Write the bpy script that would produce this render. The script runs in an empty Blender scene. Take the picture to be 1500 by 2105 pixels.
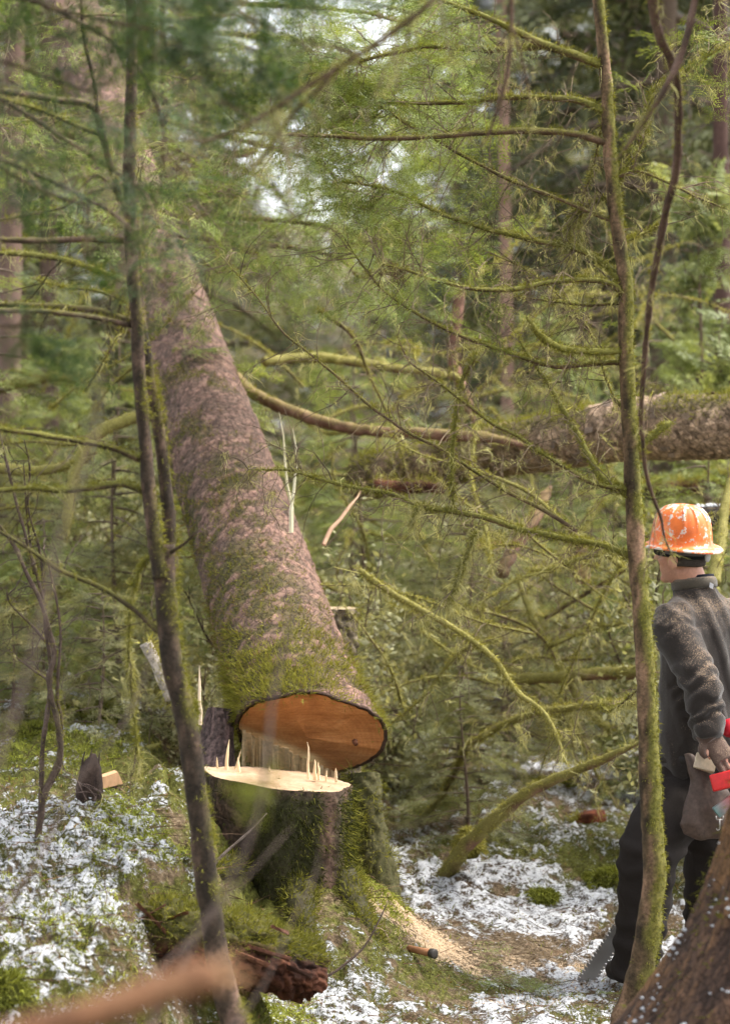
import bpy, math
import numpy as np
from mathutils import Vector, Matrix

# ------------------------------------------------------------------ camera, sky, sun, exposure
SC = bpy.context.scene
COL = SC.collection
R = math.radians
LENS, SENS = 85.0, 36.0
PH = 2105.0
F = LENS / SENS * PH                     # focal length in photograph pixels
CAMZ = 2.0
PITCH = math.atan((PH / 2 - 940) / F)    # horizon sits at row 940

cam_d = bpy.data.cameras.new('camera')
cam = bpy.data.objects.new('camera', cam_d); COL.objects.link(cam)
cam.location = (0, 0, CAMZ)
cam.rotation_euler = (R(90) - PITCH, 0, 0)
cam_d.sensor_fit = 'VERTICAL'; cam_d.sensor_height = SENS; cam_d.sensor_width = SENS
cam_d.lens = LENS
cam_d.clip_start = 0.1; cam_d.clip_end = 3000
cam_d.dof.use_dof = True
cam_d.dof.focus_distance = 8.9
cam_d.dof.aperture_fstop = 2.8
cam_d.dof.aperture_blades = 9
SC.camera = cam

SUN_EL, SUN_AZ = R(57), R(78)            # azimuth measured from +Y (ahead of the camera) towards +X
world = bpy.data.worlds.new('World'); SC.world = world; world.use_nodes = True
wn = world.node_tree.nodes; wl = world.node_tree.links
sky = wn.new('ShaderNodeTexSky'); sky.sky_type = 'NISHITA'; sky.sun_disc = False
sky.sun_elevation = SUN_EL; sky.sun_rotation = SUN_AZ
sky.air_density = 1.0; sky.dust_density = 3.0; sky.ozone_density = 1.0
hsv = wn.new('ShaderNodeHueSaturation'); hsv.inputs['Saturation'].default_value = 0.26
wl.new(sky.outputs[0], hsv.inputs['Color'])
wl.new(hsv.outputs[0], wn['Background'].inputs['Color'])
wn['Background'].inputs['Strength'].default_value = 0.15

sun_d = bpy.data.lights.new('sun', 'SUN'); sun_d.energy = 1.6; sun_d.angle = R(12); sun_d.color = (1.0, 0.93, 0.83)
sun = bpy.data.objects.new('sun', sun_d); COL.objects.link(sun)
sd = Vector((math.sin(SUN_AZ) * math.cos(SUN_EL), math.cos(SUN_AZ) * math.cos(SUN_EL), math.sin(SUN_EL)))
sun.rotation_euler = sd.to_track_quat('Z', 'Y').to_euler()
sun.location = (5, 10, 20)

SC.view_settings.view_transform = 'Standard'
SC.view_settings.look = 'None'
SC.view_settings.exposure = 1.75
SC.view_settings.gamma = 1.0
SC.view_settings.use_curve_mapping = False
SC.render.engine = 'CYCLES'
SC.cycles.use_denoising = True
SC.cycles.use_adaptive_sampling = True
SC.cycles.adaptive_threshold = 0.03
SC.cycles.max_bounces = 5
SC.cycles.diffuse_bounces = 3
SC.cycles.transparent_max_bounces = 4
SC.cycles.caustics_reflective = False
SC.cycles.caustics_refractive = False

# ------------------------------------------------------------------ helpers
rng = np.random.default_rng(11)
CP, SP = math.cos(PITCH), math.sin(PITCH)

def P(x, y, d):
    """world point seen at photograph pixel (x, y) at depth d"""
    xr = (x - 750) / F; yu = (PH / 2 - y) / F
    return np.array((d * xr, d * (CP + yu * SP), CAMZ + d * (-SP + yu * CP)))

def to_px(v):
    v = np.asarray(v, float)
    rx, ry, rz = v[..., 0], v[..., 1], v[..., 2] - CAMZ
    dep = ry * CP - rz * SP; up = ry * SP + rz * CP
    return 750 + F * rx / dep, PH / 2 - F * up / dep, dep

def unit(v):
    v = np.asarray(v, float)
    return v / np.maximum(np.linalg.norm(v, axis=-1, keepdims=True), 1e-9)

def _h(ix, iy, iz, seed):
    n = (ix.astype(np.uint32) * np.uint32(374761393) + iy.astype(np.uint32) * np.uint32(668265263)
         + iz.astype(np.uint32) * np.uint32(2246822519) + np.uint32((seed * 3266489917) & 0xffffffff))
    n = (n ^ (n >> np.uint32(13))) * np.uint32(1274126177)
    n = (n ^ (n >> np.uint32(16))) * np.uint32(2654435761)
    return ((n ^ (n >> np.uint32(15))) & np.uint32(0xffffff)).astype(np.float64) / 16777215.0

def vnoise(p, seed=0):
    p = np.asarray(p, float)
    if p.shape[-1] == 2: p = np.concatenate([p, np.zeros(p.shape[:-1] + (1,))], -1)
    i = np.floor(p).astype(np.int64); f = p - i; f = f * f * (3 - 2 * f)
    r = 0
    for a in (0, 1):
        for b in (0, 1):
            for c in (0, 1):
                w = (f[..., 0] if a else 1 - f[..., 0]) * (f[..., 1] if b else 1 - f[..., 1]) * (f[..., 2] if c else 1 - f[..., 2])
                r = r + w * _h(i[..., 0] + a, i[..., 1] + b, i[..., 2] + c, seed)
    return r

def fbm(p, octv=3, seed=0, gain=0.5):
    p = np.asarray(p, float); a, s, t = 1.0, 0, 0
    for k in range(octv):
        s = s + a * vnoise(p * (2.03 ** k), seed + k * 17); t += a; a *= gain
    return s / t

def voro(u, v, nu, seed, jit=0.9):
    """2-D cells, u wraps at nu; returns F1, F2, per-cell random, offset along v"""
    iu = np.floor(u).astype(int); iv = np.floor(v).astype(int)
    f1 = np.full(u.shape, 9.0); f2 = np.full(u.shape, 9.0); cid = np.zeros(u.shape); ov = np.zeros(u.shape)
    for a in (-1, 0, 1):
        for b in (-1, 0, 1):
            cu = (iu + a) % nu; cv = iv + b
            z = np.zeros_like(cu)
            px = iu + a + 0.5 + jit * (_h(cu, cv, z, seed) - .5); py = cv + 0.5 + jit * (_h(cu, cv, z + 1, seed) - .5)
            d = np.hypot(u - px, v - py)
            m = d < f1
            f2 = np.where(m, f1, np.minimum(f2, d)); cid = np.where(m, _h(cu, cv, z + 2, seed), cid)
            ov = np.where(m, v - py, ov); f1 = np.where(m, d, f1)
    return f1, f2, cid, ov

def sstep(a, b, x):
    t = np.clip((x - a) / (b - a), 0, 1); return t * t * (3 - 2 * t)

def mixc(a, b, t):
    t = np.asarray(t)[..., None]; return np.asarray(a) * (1 - t) + np.asarray(b) * t

class MB:
    """collects vertices / faces / colours and links them as ONE mesh object"""
    def __init__(s): s.v, s.f, s.c, s.n = [], [], [], 0
    def add(s, v, f, col=(.5, .5, .5)):
        v = np.asarray(v, float).reshape(-1, 3)
        col = np.asarray(col, float)
        if col.ndim == 1: col = np.broadcast_to(col, (len(v), 3))
        s.v.append(v); s.c.append(col)
        for a in (f if isinstance(f, (list, tuple)) and len(f) and not np.isscalar(f[0]) and isinstance(f[0], np.ndarray) and f[0].ndim == 2 else [f]):
            a = np.asarray(a, int)
            if a.size: s.f.append(a + s.n)
        s.n += len(v)
    def mesh(s, name, smooth=True):
        me = bpy.data.meshes.new(name)
        v = np.concatenate(s.v); c = np.concatenate(s.c)
        tri = [a for a in s.f if a.shape[1] == 3]; quad = [a for a in s.f if a.shape[1] == 4]
        tri = np.concatenate(tri) if tri else np.zeros((0, 3), int)
        quad = np.concatenate(quad) if quad else np.zeros((0, 4), int)
        me.vertices.add(len(v)); me.vertices.foreach_set('co', v.astype(np.float32).ravel())
        loops = np.concatenate([tri.ravel(), quad.ravel()]).astype(np.int32)
        me.loops.add(len(loops)); me.loops.foreach_set('vertex_index', loops)
        st = np.concatenate([np.arange(len(tri)) * 3, len(tri) * 3 + np.arange(len(quad)) * 4]).astype(np.int32)
        me.polygons.add(len(st)); me.polygons.foreach_set('loop_start', st)
        me.polygons.foreach_set('use_smooth', np.full(len(st), smooth, bool))
        at = me.color_attributes.new('Col', 'FLOAT_COLOR', 'POINT')
        at.data.foreach_set('color', np.concatenate([c, np.ones((len(c), 1))], 1).astype(np.float32).ravel())
        me.update(calc_edges=True)
        return me
    def build(s, name, mat, parent=None, smooth=True):
        me = s.mesh(name, smooth)
        me.materials.append(MAT[mat])
        return link(name, me, parent)

def link(name, me, parent=None):
    o = bpy.data.objects.new(name, me); COL.objects.link(o)
    if parent is not None: setpar(o, parent)
    return o

def setpar(o, parent):
    """vertices are in world coordinates: cancel the parent's offset"""
    o.parent = parent
    if parent.parent is None: o.matrix_parent_inverse = Matrix.Translation(-Vector(parent.location))

def tag(o, label, cat, group=None, kind=None):
    o['label'] = label; o['category'] = cat
    if group: o['group'] = group
    if kind: o['kind'] = kind
    return o

def thing(name, label, cat, loc=(0, 0, 0), group=None):
    o = bpy.data.objects.new(name, None); COL.objects.link(o)
    o.location = loc; o.empty_display_size = 0.1
    return tag(o, label, cat, group)

def cat_rom(pts, step):
    """smooth curve through pts, resampled about every step"""
    p = np.asarray(pts, float); k = p.shape[1]
    p = np.vstack([2 * p[0] - p[1], p, 2 * p[-1] - p[-2]])
    out = []
    for i in range(1, len(p) - 2):
        L = np.linalg.norm((p[i + 1] - p[i])[:3]); n = max(1, int(math.ceil(L / step)))
        t = (np.arange(n) / n)[:, None]
        a, b, c, d = p[i - 1], p[i], p[i + 1], p[i + 2]
        out.append(.5 * (2 * b + (c - a) * t + (2 * a - 5 * b + 4 * c - d) * t * t + (3 * b - a - 3 * c + d) * t ** 3))
    out.append(p[-2][None])
    return np.vstack(out)

def frames(path):
    t = unit(np.gradient(path, axis=0))
    ref = np.array((0, 0, 1.0)) if abs(t[0][2]) < .9 else np.array((1.0, 0, 0))
    u = np.zeros_like(t); x = unit(np.cross(t[0], ref))
    for i in range(len(t)):
        x = unit(x - t[i] * np.dot(x, t[i])); u[i] = x
    return t, u, np.cross(t, u)

def grid_faces(n, m, wrap=True):
    i = np.arange(n - 1)[:, None]; j = np.arange(m if wrap else m - 1)[None]
    j2 = (j + 1) % m
    return np.stack([i * m + j, i * m + j2, (i + 1) * m + j2, (i + 1) * m + j], -1).reshape(-1, 4)

def tube(path, rad, sides=8, bump=0.0, freq=30., seed=0, caps=True):
    path = np.asarray(path, float); n = len(path)
    rad = np.broadcast_to(np.asarray(rad, float), (n,))
    t, u, w = frames(path)
    th = np.arange(sides) * 2 * math.pi / sides
    dirs = u[:, None] * np.cos(th)[None, :, None] + w[:, None] * np.sin(th)[None, :, None]
    r = rad[:, None] * np.ones((1, sides))
    if bump: r = r * (1 + bump * (fbm((path[:, None] + dirs * rad[:, None, None]) * freq, 3, seed) - .5) * 2)
    v = (path[:, None] + dirs * r[..., None]).reshape(-1, 3)
    f = [grid_faces(n, sides)]
    if caps:
        v = np.vstack([v, path[0], path[-1]])
        j = np.arange(sides); j2 = (j + 1) % sides
        f.append(np.stack([np.full(sides, n * sides), j2, j], -1))
        b = (n - 1) * sides
        f.append(np.stack([np.full(sides, n * sides + 1), b + j, b + j2], -1))
    return v, f, dirs.reshape(-1, 3)

def strands(mb, base, dirs, length, width, droop=0.0, segs=2, col=(.2, .2, .05), jit=.25, curl=.3, kink=0.):
    """thin tapered blades: one triangle (segs=1) or a bent strip"""
    n = len(base)
    if n == 0: return
    length = np.broadcast_to(length, (n,)); width = np.broadcast_to(width, (n,))
    d = unit(dirs); s = unit(np.cross(d, rng.normal(size=(n, 3))))
    c = np.asarray(col, float)
    if c.ndim == 1: c = np.broadcast_to(c, (n, 3))
    c = np.clip(c * (1 + rng.normal(0, jit, (n, 1))), .002, .9)
    side2 = unit(rng.normal(size=(n, 3)))
    rows = []
    p = base.copy()
    for k in range(segs):
        w = width * (1 - k / (segs + .3)) * .5
        rows += [p - s * w[:, None], p + s * w[:, None]]
        p = p + d * (length / segs)[:, None]
        d = unit(d + np.array((0, 0, -1.)) * droop + side2 * curl * (rng.random((n, 1)) - .3) + (rng.normal(0, kink, (n, 3)) if kink else 0))
    rows.append(p)
    m = 2 * segs + 1
    v = np.stack(rows, 1).reshape(-1, 3)
    b = (np.arange(n) * m)[:, None]
    f = []
    if segs > 1:
        f.append(np.concatenate([b + np.array([[2 * k, 2 * k + 1, 2 * k + 3, 2 * k + 2]]) for k in range(segs - 1)]))
    f.append(b + np.array([[2 * segs - 2, 2 * segs - 1, 2 * segs]]))
    mb.add(v, f, np.repeat(c, m, 0))

def box_pts(c, ax, ay, az):
    c = np.asarray(c, float); s = [(-1, -1, -1), (1, -1, -1), (1, 1, -1), (-1, 1, -1), (-1, -1, 1), (1, -1, 1), (1, 1, 1), (-1, 1, 1)]
    v = np.array([c + a * np.asarray(ax) + b * np.asarray(ay) + e * np.asarray(az) for a, b, e in s])
    f = np.array([(0, 3, 2, 1), (4, 5, 6, 7), (0, 1, 5, 4), (1, 2, 6, 5), (2, 3, 7, 6), (3, 0, 4, 7)])
    return v, f

def evaluate(o, name):
    """bake an object's modifiers into a new mesh"""
    dg = bpy.context.evaluated_depsgraph_get()
    me = bpy.data.meshes.new_from_object(o.evaluated_get(dg)); me.name = name
    return me

# ------------------------------------------------------------------ materials
MAT = {}
def nodes(name):
    m = bpy.data.materials.new(name); m.use_nodes = True; MAT[name] = m
    nt = m.node_tree; b = nt.nodes['Principled BSDF']
    b.inputs['Specular IOR Level'].default_value = 0.25
    return m, nt, nt.nodes, nt.links, b

def N(nt, t, **kw):
    n = nt.nodes.new(t)
    for k, v in kw.items():
        if k in n.inputs: n.inputs[k].default_value = v
        else: setattr(n, k, v)
    return n

def coord(nt, scale=(1, 1, 1), kind='Object'):
    tc = N(nt, 'ShaderNodeTexCoord'); mp = N(nt, 'ShaderNodeMapping'); mp.inputs['Scale'].default_value = scale
    nt.links.new(tc.outputs[kind], mp.inputs[0]); return mp.outputs[0]

def noise(nt, vec, scale, detail=4, rough=.55):
    n = N(nt, 'ShaderNodeTexNoise'); n.inputs['Scale'].default_value = scale; n.inputs['Detail'].default_value = detail
    n.inputs['Roughness'].default_value = rough
    nt.links.new(vec, n.inputs['Vector']); return n.outputs['Fac']

def ramp(nt, fac, stops):
    r = N(nt, 'ShaderNodeValToRGB'); e = r.color_ramp.elements
    while len(e) < len(stops): e.new(.5)
    for el, (p, c) in zip(e, stops):
        el.position = p; el.color = (c, c, c, 1) if np.isscalar(c) else (*c, 1)
    nt.links.new(fac, r.inputs[0]); return r.outputs[0]

def mix(nt, a, b, fac, mode='MIX'):
    m = N(nt, 'ShaderNodeMix', data_type='RGBA', blend_type=mode)
    for inp, val in ((m.inputs[0], fac), (m.inputs[6], a), (m.inputs[7], b)):
        if hasattr(val, 'links') or hasattr(val, 'is_linked'): nt.links.new(val, inp)
        elif np.isscalar(val): inp.default_value = val
        else: inp.default_value = (*val, 1)
    return m.outputs[2]

def math_(nt, op, a, b=None):
    m = N(nt, 'ShaderNodeMath', operation=op)
    for i, v in enumerate((a, b)):
        if v is None: continue
        if np.isscalar(v): m.inputs[i].default_value = v
        else: nt.links.new(v, m.inputs[i])
    return m.outputs[0]

def bump(nt, b, h, strength, dist):
    n = N(nt, 'ShaderNodeBump'); n.inputs['Strength'].default_value = strength; n.inputs['Distance'].default_value = dist
    nt.links.new(h, n.inputs['Height']); nt.links.new(n.outputs[0], b.inputs['Normal'])

def attr(nt, name='Col'):
    a = N(nt, 'ShaderNodeAttribute'); a.attribute_name = name; return a.outputs['Color']

def upness(nt):
    g = N(nt, 'ShaderNodeNewGeometry'); s = N(nt, 'ShaderNodeSeparateXYZ'); nt.links.new(g.outputs['Normal'], s.inputs[0]); return s.outputs[2]

# colour comes from the per-piece attribute, broken up by grain
def mat_attr(name, scale, lo, hi, rough, bumpd, sc3=(1, 1, 1), spec=.25, detail=5):
    m, nt, nd, lk, b = nodes(name)
    v = coord(nt, sc3); n = noise(nt, v, scale, detail, .62)
    g = ramp(nt, n, [(.28, lo), (.72, hi)])
    lk.new(mix(nt, attr(nt), g, 1.0, 'MULTIPLY'), b.inputs['Base Color'])
    b.inputs['Roughness'].default_value = rough; b.inputs['Specular IOR Level'].default_value = spec
    if bumpd: bump(nt, b, n, .8, bumpd)
    return m
mat_attr('bark', 90, .45, 1.5, .85, .004)
# flaky bark: small scales with dark edges over the modelled relief
m, nt, nd, lk, b = nodes('scaly_bark')
wob = noise(nt, coord(nt), 14, 4, .6); vv_ = N(nt, 'ShaderNodeVectorMath', operation='MULTIPLY_ADD'); cc_ = N(nt, 'ShaderNodeCombineXYZ')
for i_ in range(3): lk.new(wob, cc_.inputs[i_])
vv_.inputs[1].default_value = (.06, .06, .06); lk.new(cc_.outputs[0], vv_.inputs[0]); lk.new(coord(nt), vv_.inputs[2])
v1 = N(nt, 'ShaderNodeTexVoronoi', feature='DISTANCE_TO_EDGE'); v1.inputs['Scale'].default_value = 34; lk.new(vv_.outputs[0], v1.inputs['Vector'])
v2 = N(nt, 'ShaderNodeTexVoronoi', feature='F1'); v2.inputs['Scale'].default_value = 34; lk.new(vv_.outputs[0], v2.inputs['Vector'])
sp_ = N(nt, 'ShaderNodeSeparateColor'); lk.new(v2.outputs['Color'], sp_.inputs[0])
fn = noise(nt, coord(nt), 120, 5, .65)
g = math_(nt, 'MULTIPLY', ramp(nt, v1.outputs['Distance'], [(.0, .45), (.10, 1.)]), ramp(nt, sp_.outputs[0], [(0., .74), (.8, 1.05), (1., 1.3)]))
g = math_(nt, 'MULTIPLY', g, ramp(nt, fn, [(.3, .7), (.7, 1.3)]))
lk.new(mix(nt, attr(nt), g, 1.0, 'MULTIPLY'), b.inputs['Base Color']); b.inputs['Roughness'].default_value = .85
bump(nt, b, math_(nt, 'ADD', math_(nt, 'ADD', ramp(nt, v1.outputs['Distance'], [(0., 0.), (.12, 1.)]), sp_.outputs[1]), math_(nt, 'MULTIPLY', fn, .6)), .8, .006)
mat_attr('bark_fine', 160, .5, 1.45, .8, .003)
mat_attr('wood', 60, .72, 1.22, .7, .001, (1, 1, .12))
mat_attr('rot', 55, .4, 1.5, .9, .006, (1, .4, 1))
mat_attr('cloth', 260, .6, 1.4, .95, .0015)
mat_attr('skin', 120, .86, 1.12, .5, .0006, spec=.4)
mat_attr('leather', 70, .6, 1.3, .6, .001, spec=.35)
mat_attr('plastic', 40, .75, 1.15, .42, .0004, spec=.5)
mat_attr('dark_plastic', 60, .8, 1.1, .5, 0, spec=.4)

# leaves, needles, moss and lichen: thin, so some light comes through
def mat_leaf(name, transl, rough=.6, spec=.3, tint=(1, 1, 1)):
    m, nt, nd, lk, b = nodes(name)
    a = mix(nt, attr(nt), tint, 1.0, 'MULTIPLY'); lk.new(a, b.inputs['Base Color'])
    b.inputs['Roughness'].default_value = rough; b.inputs['Specular IOR Level'].default_value = spec
    t = N(nt, 'ShaderNodeBsdfTranslucent'); lk.new(mix(nt, a, (1.25, 1.2, .7), 1.0, 'MULTIPLY'), t.inputs['Color'])
    ms = N(nt, 'ShaderNodeMixShader'); ms.inputs[0].default_value = transl
    lk.new(b.outputs[0], ms.inputs[1]); lk.new(t.outputs[0], ms.inputs[2])
    lk.new(ms.outputs[0], nd['Material Output'].inputs['Surface'])
mat_leaf('moss', .35, .85, .1)
mat_leaf('leaf', .4, .5, .35, (1.10, 1.06, 1.04))

m, nt, nd, lk, b = nodes('snow')
b.inputs['Base Color'].default_value = (.56, .57, .59, 1); b.inputs['Roughness'].default_value = .75
bump(nt, b, noise(nt, coord(nt), 140, 4), .6, .004)

# forest floor: attribute R = sawdust, G = snow cover, B = moss versus brown litter
m, nt, nd, lk, b = nodes('forest_floor')
v = coord(nt); sep = N(nt, 'ShaderNodeSeparateColor'); lk.new(attr(nt), sep.inputs[0])
n1 = noise(nt, v, 55, 6, .65); n2 = noise(nt, v, 14, 5, .6); n3 = noise(nt, v, 230, 3, .6)
moss = ramp(nt, n1, [(.3, (.030, .028, .008)), (.5, (.085, .085, .018)), (.7, (.17, .175, .04))])
lit = ramp(nt, n1, [(.3, (.035, .024, .014)), (.52, (.13, .092, .055)), (.72, (.30, .23, .15))])
base = mix(nt, lit, moss, ramp(nt, math_(nt, 'ADD', sep.outputs[2], math_(nt, 'MULTIPLY', math_(nt, 'SUBTRACT', n2, .5), 1.6)), [(.4, 0.), (.6, 1.)]))
dust = ramp(nt, n3, [(.3, (.30, .20, .11)), (.5, (.46, .33, .205)), (.7, (.60, .47, .33))])
dm = ramp(nt, math_(nt, 'ADD', sep.outputs[0], math_(nt, 'ADD', math_(nt, 'MULTIPLY', math_(nt, 'SUBTRACT', n1, .5), 1.5), math_(nt, 'MULTIPLY', math_(nt, 'SUBTRACT', n3, .5), 1.3))), [(.46, 0.), (.58, 1.)])
base = mix(nt, base, dust, dm)
sf = math_(nt, 'ADD', sep.outputs[1], math_(nt, 'ADD', math_(nt, 'MULTIPLY', math_(nt, 'SUBTRACT', n1, .5), 1.8), math_(nt, 'MULTIPLY', math_(nt, 'SUBTRACT', n2, .5), 1.1)))
sf = math_(nt, 'ADD', sf, math_(nt, 'ADD', math_(nt, 'MULTIPLY', math_(nt, 'SUBTRACT', upness(nt), .80), .75), math_(nt, 'MULTIPLY', math_(nt, 'SUBTRACT', n3, .5), .9)))
sm = ramp(nt, sf, [(.51, 0.), (.70, 1.)])
lk.new(mix(nt, base, (.52, .53, .55), sm), b.inputs['Base Color'])
b.inputs['Roughness'].default_value = .9; b.inputs['Specular IOR Level'].default_value = .15
bump(nt, b, math_(nt, 'ADD', n1, math_(nt, 'MULTIPLY', sm, .5)), .9, .02)

# freshly sawn faces: growth rings around the pith, saw marks across
def mat_cut(name, ring_c, ring_scale, saw_rot, cols):
    m, nt, nd, lk, b = nodes(name)
    tc = N(nt, 'ShaderNodeTexCoord'); mp = N(nt, 'ShaderNodeMapping'); mp.inputs['Location'].default_value = ring_c
    lk.new(tc.outputs['Object'], mp.inputs[0])
    w = N(nt, 'ShaderNodeTexWave', wave_type='RINGS', rings_direction='SPHERICAL')
    w.inputs['Scale'].default_value = ring_scale; w.inputs['Distortion'].default_value = 3.5; w.inputs['Detail'].default_value = 3; w.inputs['Detail Scale'].default_value = .6
    lk.new(mp.outputs[0], w.inputs['Vector'])
    mp2 = N(nt, 'ShaderNodeMapping'); mp2.inputs['Rotation'].default_value = saw_rot; mp2.inputs['Scale'].default_value = (7, 7, 210)
    lk.new(tc.outputs['Object'], mp2.inputs[0]); s = noise(nt, mp2.outputs[0], 1.0, 4, .6)
    big = noise(nt, coord(nt), 7, 4, .6); fine = noise(nt, coord(nt), 190, 4, .7)
    f = math_(nt, 'ADD', math_(nt, 'MULTIPLY', w.outputs['Fac'], .035), math_(nt, 'ADD', math_(nt, 'MULTIPLY', s, .30), math_(nt, 'MULTIPLY', big, .65)))
    c = ramp(nt, f, [(.33, cols[0]), (.52, cols[1]), (.72, cols[2])])
    c = mix(nt, c, ramp(nt, fine, [(.3, .75), (.7, 1.2)]), 1.0, 'MULTIPLY')
    lk.new(mix(nt, c, attr(nt), 1.0, 'MULTIPLY'), b.inputs['Base Color'])
    b.inputs['Roughness'].default_value = .75
    bump(nt, b, math_(nt, 'ADD', s, math_(nt, 'MULTIPLY', fine, .4)), .7, .003)

m, nt, nd, lk, b = nodes('metal')
b.inputs['Metallic'].default_value = 0.85; b.inputs['Base Color'].default_value = (.42, .40, .38, 1)
lk.new(ramp(nt, noise(nt, coord(nt), 35, 5), [(.3, .32), (.7, .6)]), b.inputs['Roughness'])

# scuffed orange paint over bare aluminium, worn more on the ribs
m, nt, nd, lk, b = nodes('hat_paint')
v = coord(nt); n1 = noise(nt, v, 38, 7, .68); n2 = noise(nt, v, 11, 4, .6); n3 = noise(nt, v, 120, 4, .65)
sep = N(nt, 'ShaderNodeSeparateColor'); lk.new(attr(nt), sep.inputs[0])
org = ramp(nt, n2, [(.3, (.55, .10, .012)), (.55, (.80, .17, .018)), (.75, (.82, .26, .07))])
org = mix(nt, org, (.30, .11, .035), ramp(nt, n1, [(.22, .85), (.40, 0.)]))
wear = ramp(nt, math_(nt, 'ADD', math_(nt, 'ADD', math_(nt, 'MULTIPLY', n1, .8), math_(nt, 'MULTIPLY', n3, .25)), math_(nt, 'MULTIPLY', sep.outputs[0], .13)), [(.575, 0.), (.62, 1.)])
lk.new(mix(nt, org, (.62, .56, .50), wear), b.inputs['Base Color'])
b.inputs['Roughness'].default_value = .42; b.inputs['Specular IOR Level'].default_value = .5
bump(nt, b, n1, .3, .002)

# fleece with sawdust caught on what faces up
m, nt, nd, lk, b = nodes('fleece')
v = coord(nt); n1 = noise(nt, v, 420, 4, .7); n2 = noise(nt, v, 9, 4, .6); n4 = noise(nt, v, 330, 2, .5)
c = mix(nt, attr(nt), ramp(nt, n1, [(.3, .55), (.7, 1.5)]), 1.0, 'MULTIPLY')
du = math_(nt, 'ADD', math_(nt, 'MULTIPLY', math_(nt, 'ADD', upness(nt), .25), .26), math_(nt, 'ADD', math_(nt, 'MULTIPLY', n2, .28), n4))
c = mix(nt, c, (.36, .25, .16), ramp(nt, du, [(.90, 0.), (1.10, .75)]))
lk.new(c, b.inputs['Base Color']); b.inputs['Roughness'].default_value = .95; b.inputs['Sheen Weight'].default_value = .25
b.inputs['Specular IOR Level'].default_value = .1
bump(nt, b, n1, .5, .002)

m, nt, nd, lk, b = nodes('yellow_lens')
b.inputs['Base Color'].default_value = (.75, .55, .05, 1); b.inputs['Roughness'].default_value = .1; b.inputs['Transmission Weight'].default_value = .5

# ------------------------------------------------------------------ ground
STX, STY = P(585, 1620, 9.5)[0], 9.5      # stump foot
def G(x, y):
    x = np.asarray(x, float); y = np.asarray(y, float)
    z = np.interp(y, [-40, 0, 5, 7, 8.3, 9.3, 10.5, 12, 15, 20, 25, 40, 60, 100, 300, 900],
                  [.2, .4, .2, .06, -.02, -.05, .02, .14, .30, .62, .95, 2.3, 5., 11.5, 30, 60])
    xe = -.56 - .30 * sstep(8.6, 9.6, y) + .10 * np.sin(y * 5.0) + .05 * np.sin(y * 13.0 + 1)
    left = sstep(xe + .24, xe - .20, x) * sstep(6.0, 7.9, y) * (1 - .75 * sstep(11, 18, y))
    z = z + .66 * left
    z = z + .16 * np.exp(-((x + .95) / .5) ** 2 - ((y - 8.25) / .45) ** 2)
    z = z + .47 * np.exp(-(((x - STX) / .55) ** 2 + ((y - STY + .02) / .66) ** 2) ** 1.3)
    z = z + .10 * np.exp(-((x - .75) / .35) ** 2 - ((y - 12.2) / .6) ** 2)
    return z
def domes(x, y):
    # small cushions with dark gaps between them
    p = np.stack([x, y], -1); wx = x + .05 * (fbm(p * 8, 2, 11) - .5); wy = y + .05 * (fbm(p * 8, 2, 12) - .5)
    a, _, ca, _ = voro(wx * 13 + 500, wy * 9 + 500, 10 ** 6, 3); b, _, cb, _ = voro(wx * 31 + 900, wy * 24 + 900, 10 ** 6, 7)
    return .68 * np.sqrt(np.clip(1 - (a / .82) ** 2, 0, 1)) * (.45 + .55 * ca) + .32 * np.sqrt(np.clip(1 - (b / .8) ** 2, 0, 1)) * (.4 + .6 * cb)
def rough(x, y):
    p = np.stack([x, y], -1)
    a = .16 * (fbm(p * .9, 2, 3) - .5) * sstep(7.0, 11., y) + .10 * (fbm(p * 3.1, 2, 5) - .5)
    near = 1 - sstep(18, 30, y)
    dome = domes(x, y)
    b = ((.070 + .02 * sstep(-.2, -.5, x)) * (dome - .4) + .030 * (fbm(p * 11, 2, 8) - .5) + .026 * (fbm(p * 27, 2, 21) - .5) + .016 * (fbm(p * 70, 1, 31) - .5)) * near
    path = np.exp(-((x - .45) / .55) ** 2 - ((y - 9.3) / 1.1) ** 2)
    return a * (1 - .6 * path) + b * (1 - .55 * path)
def GZ(x, y): return G(x, y) + rough(np.asarray(x, float), np.asarray(y, float))

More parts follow.
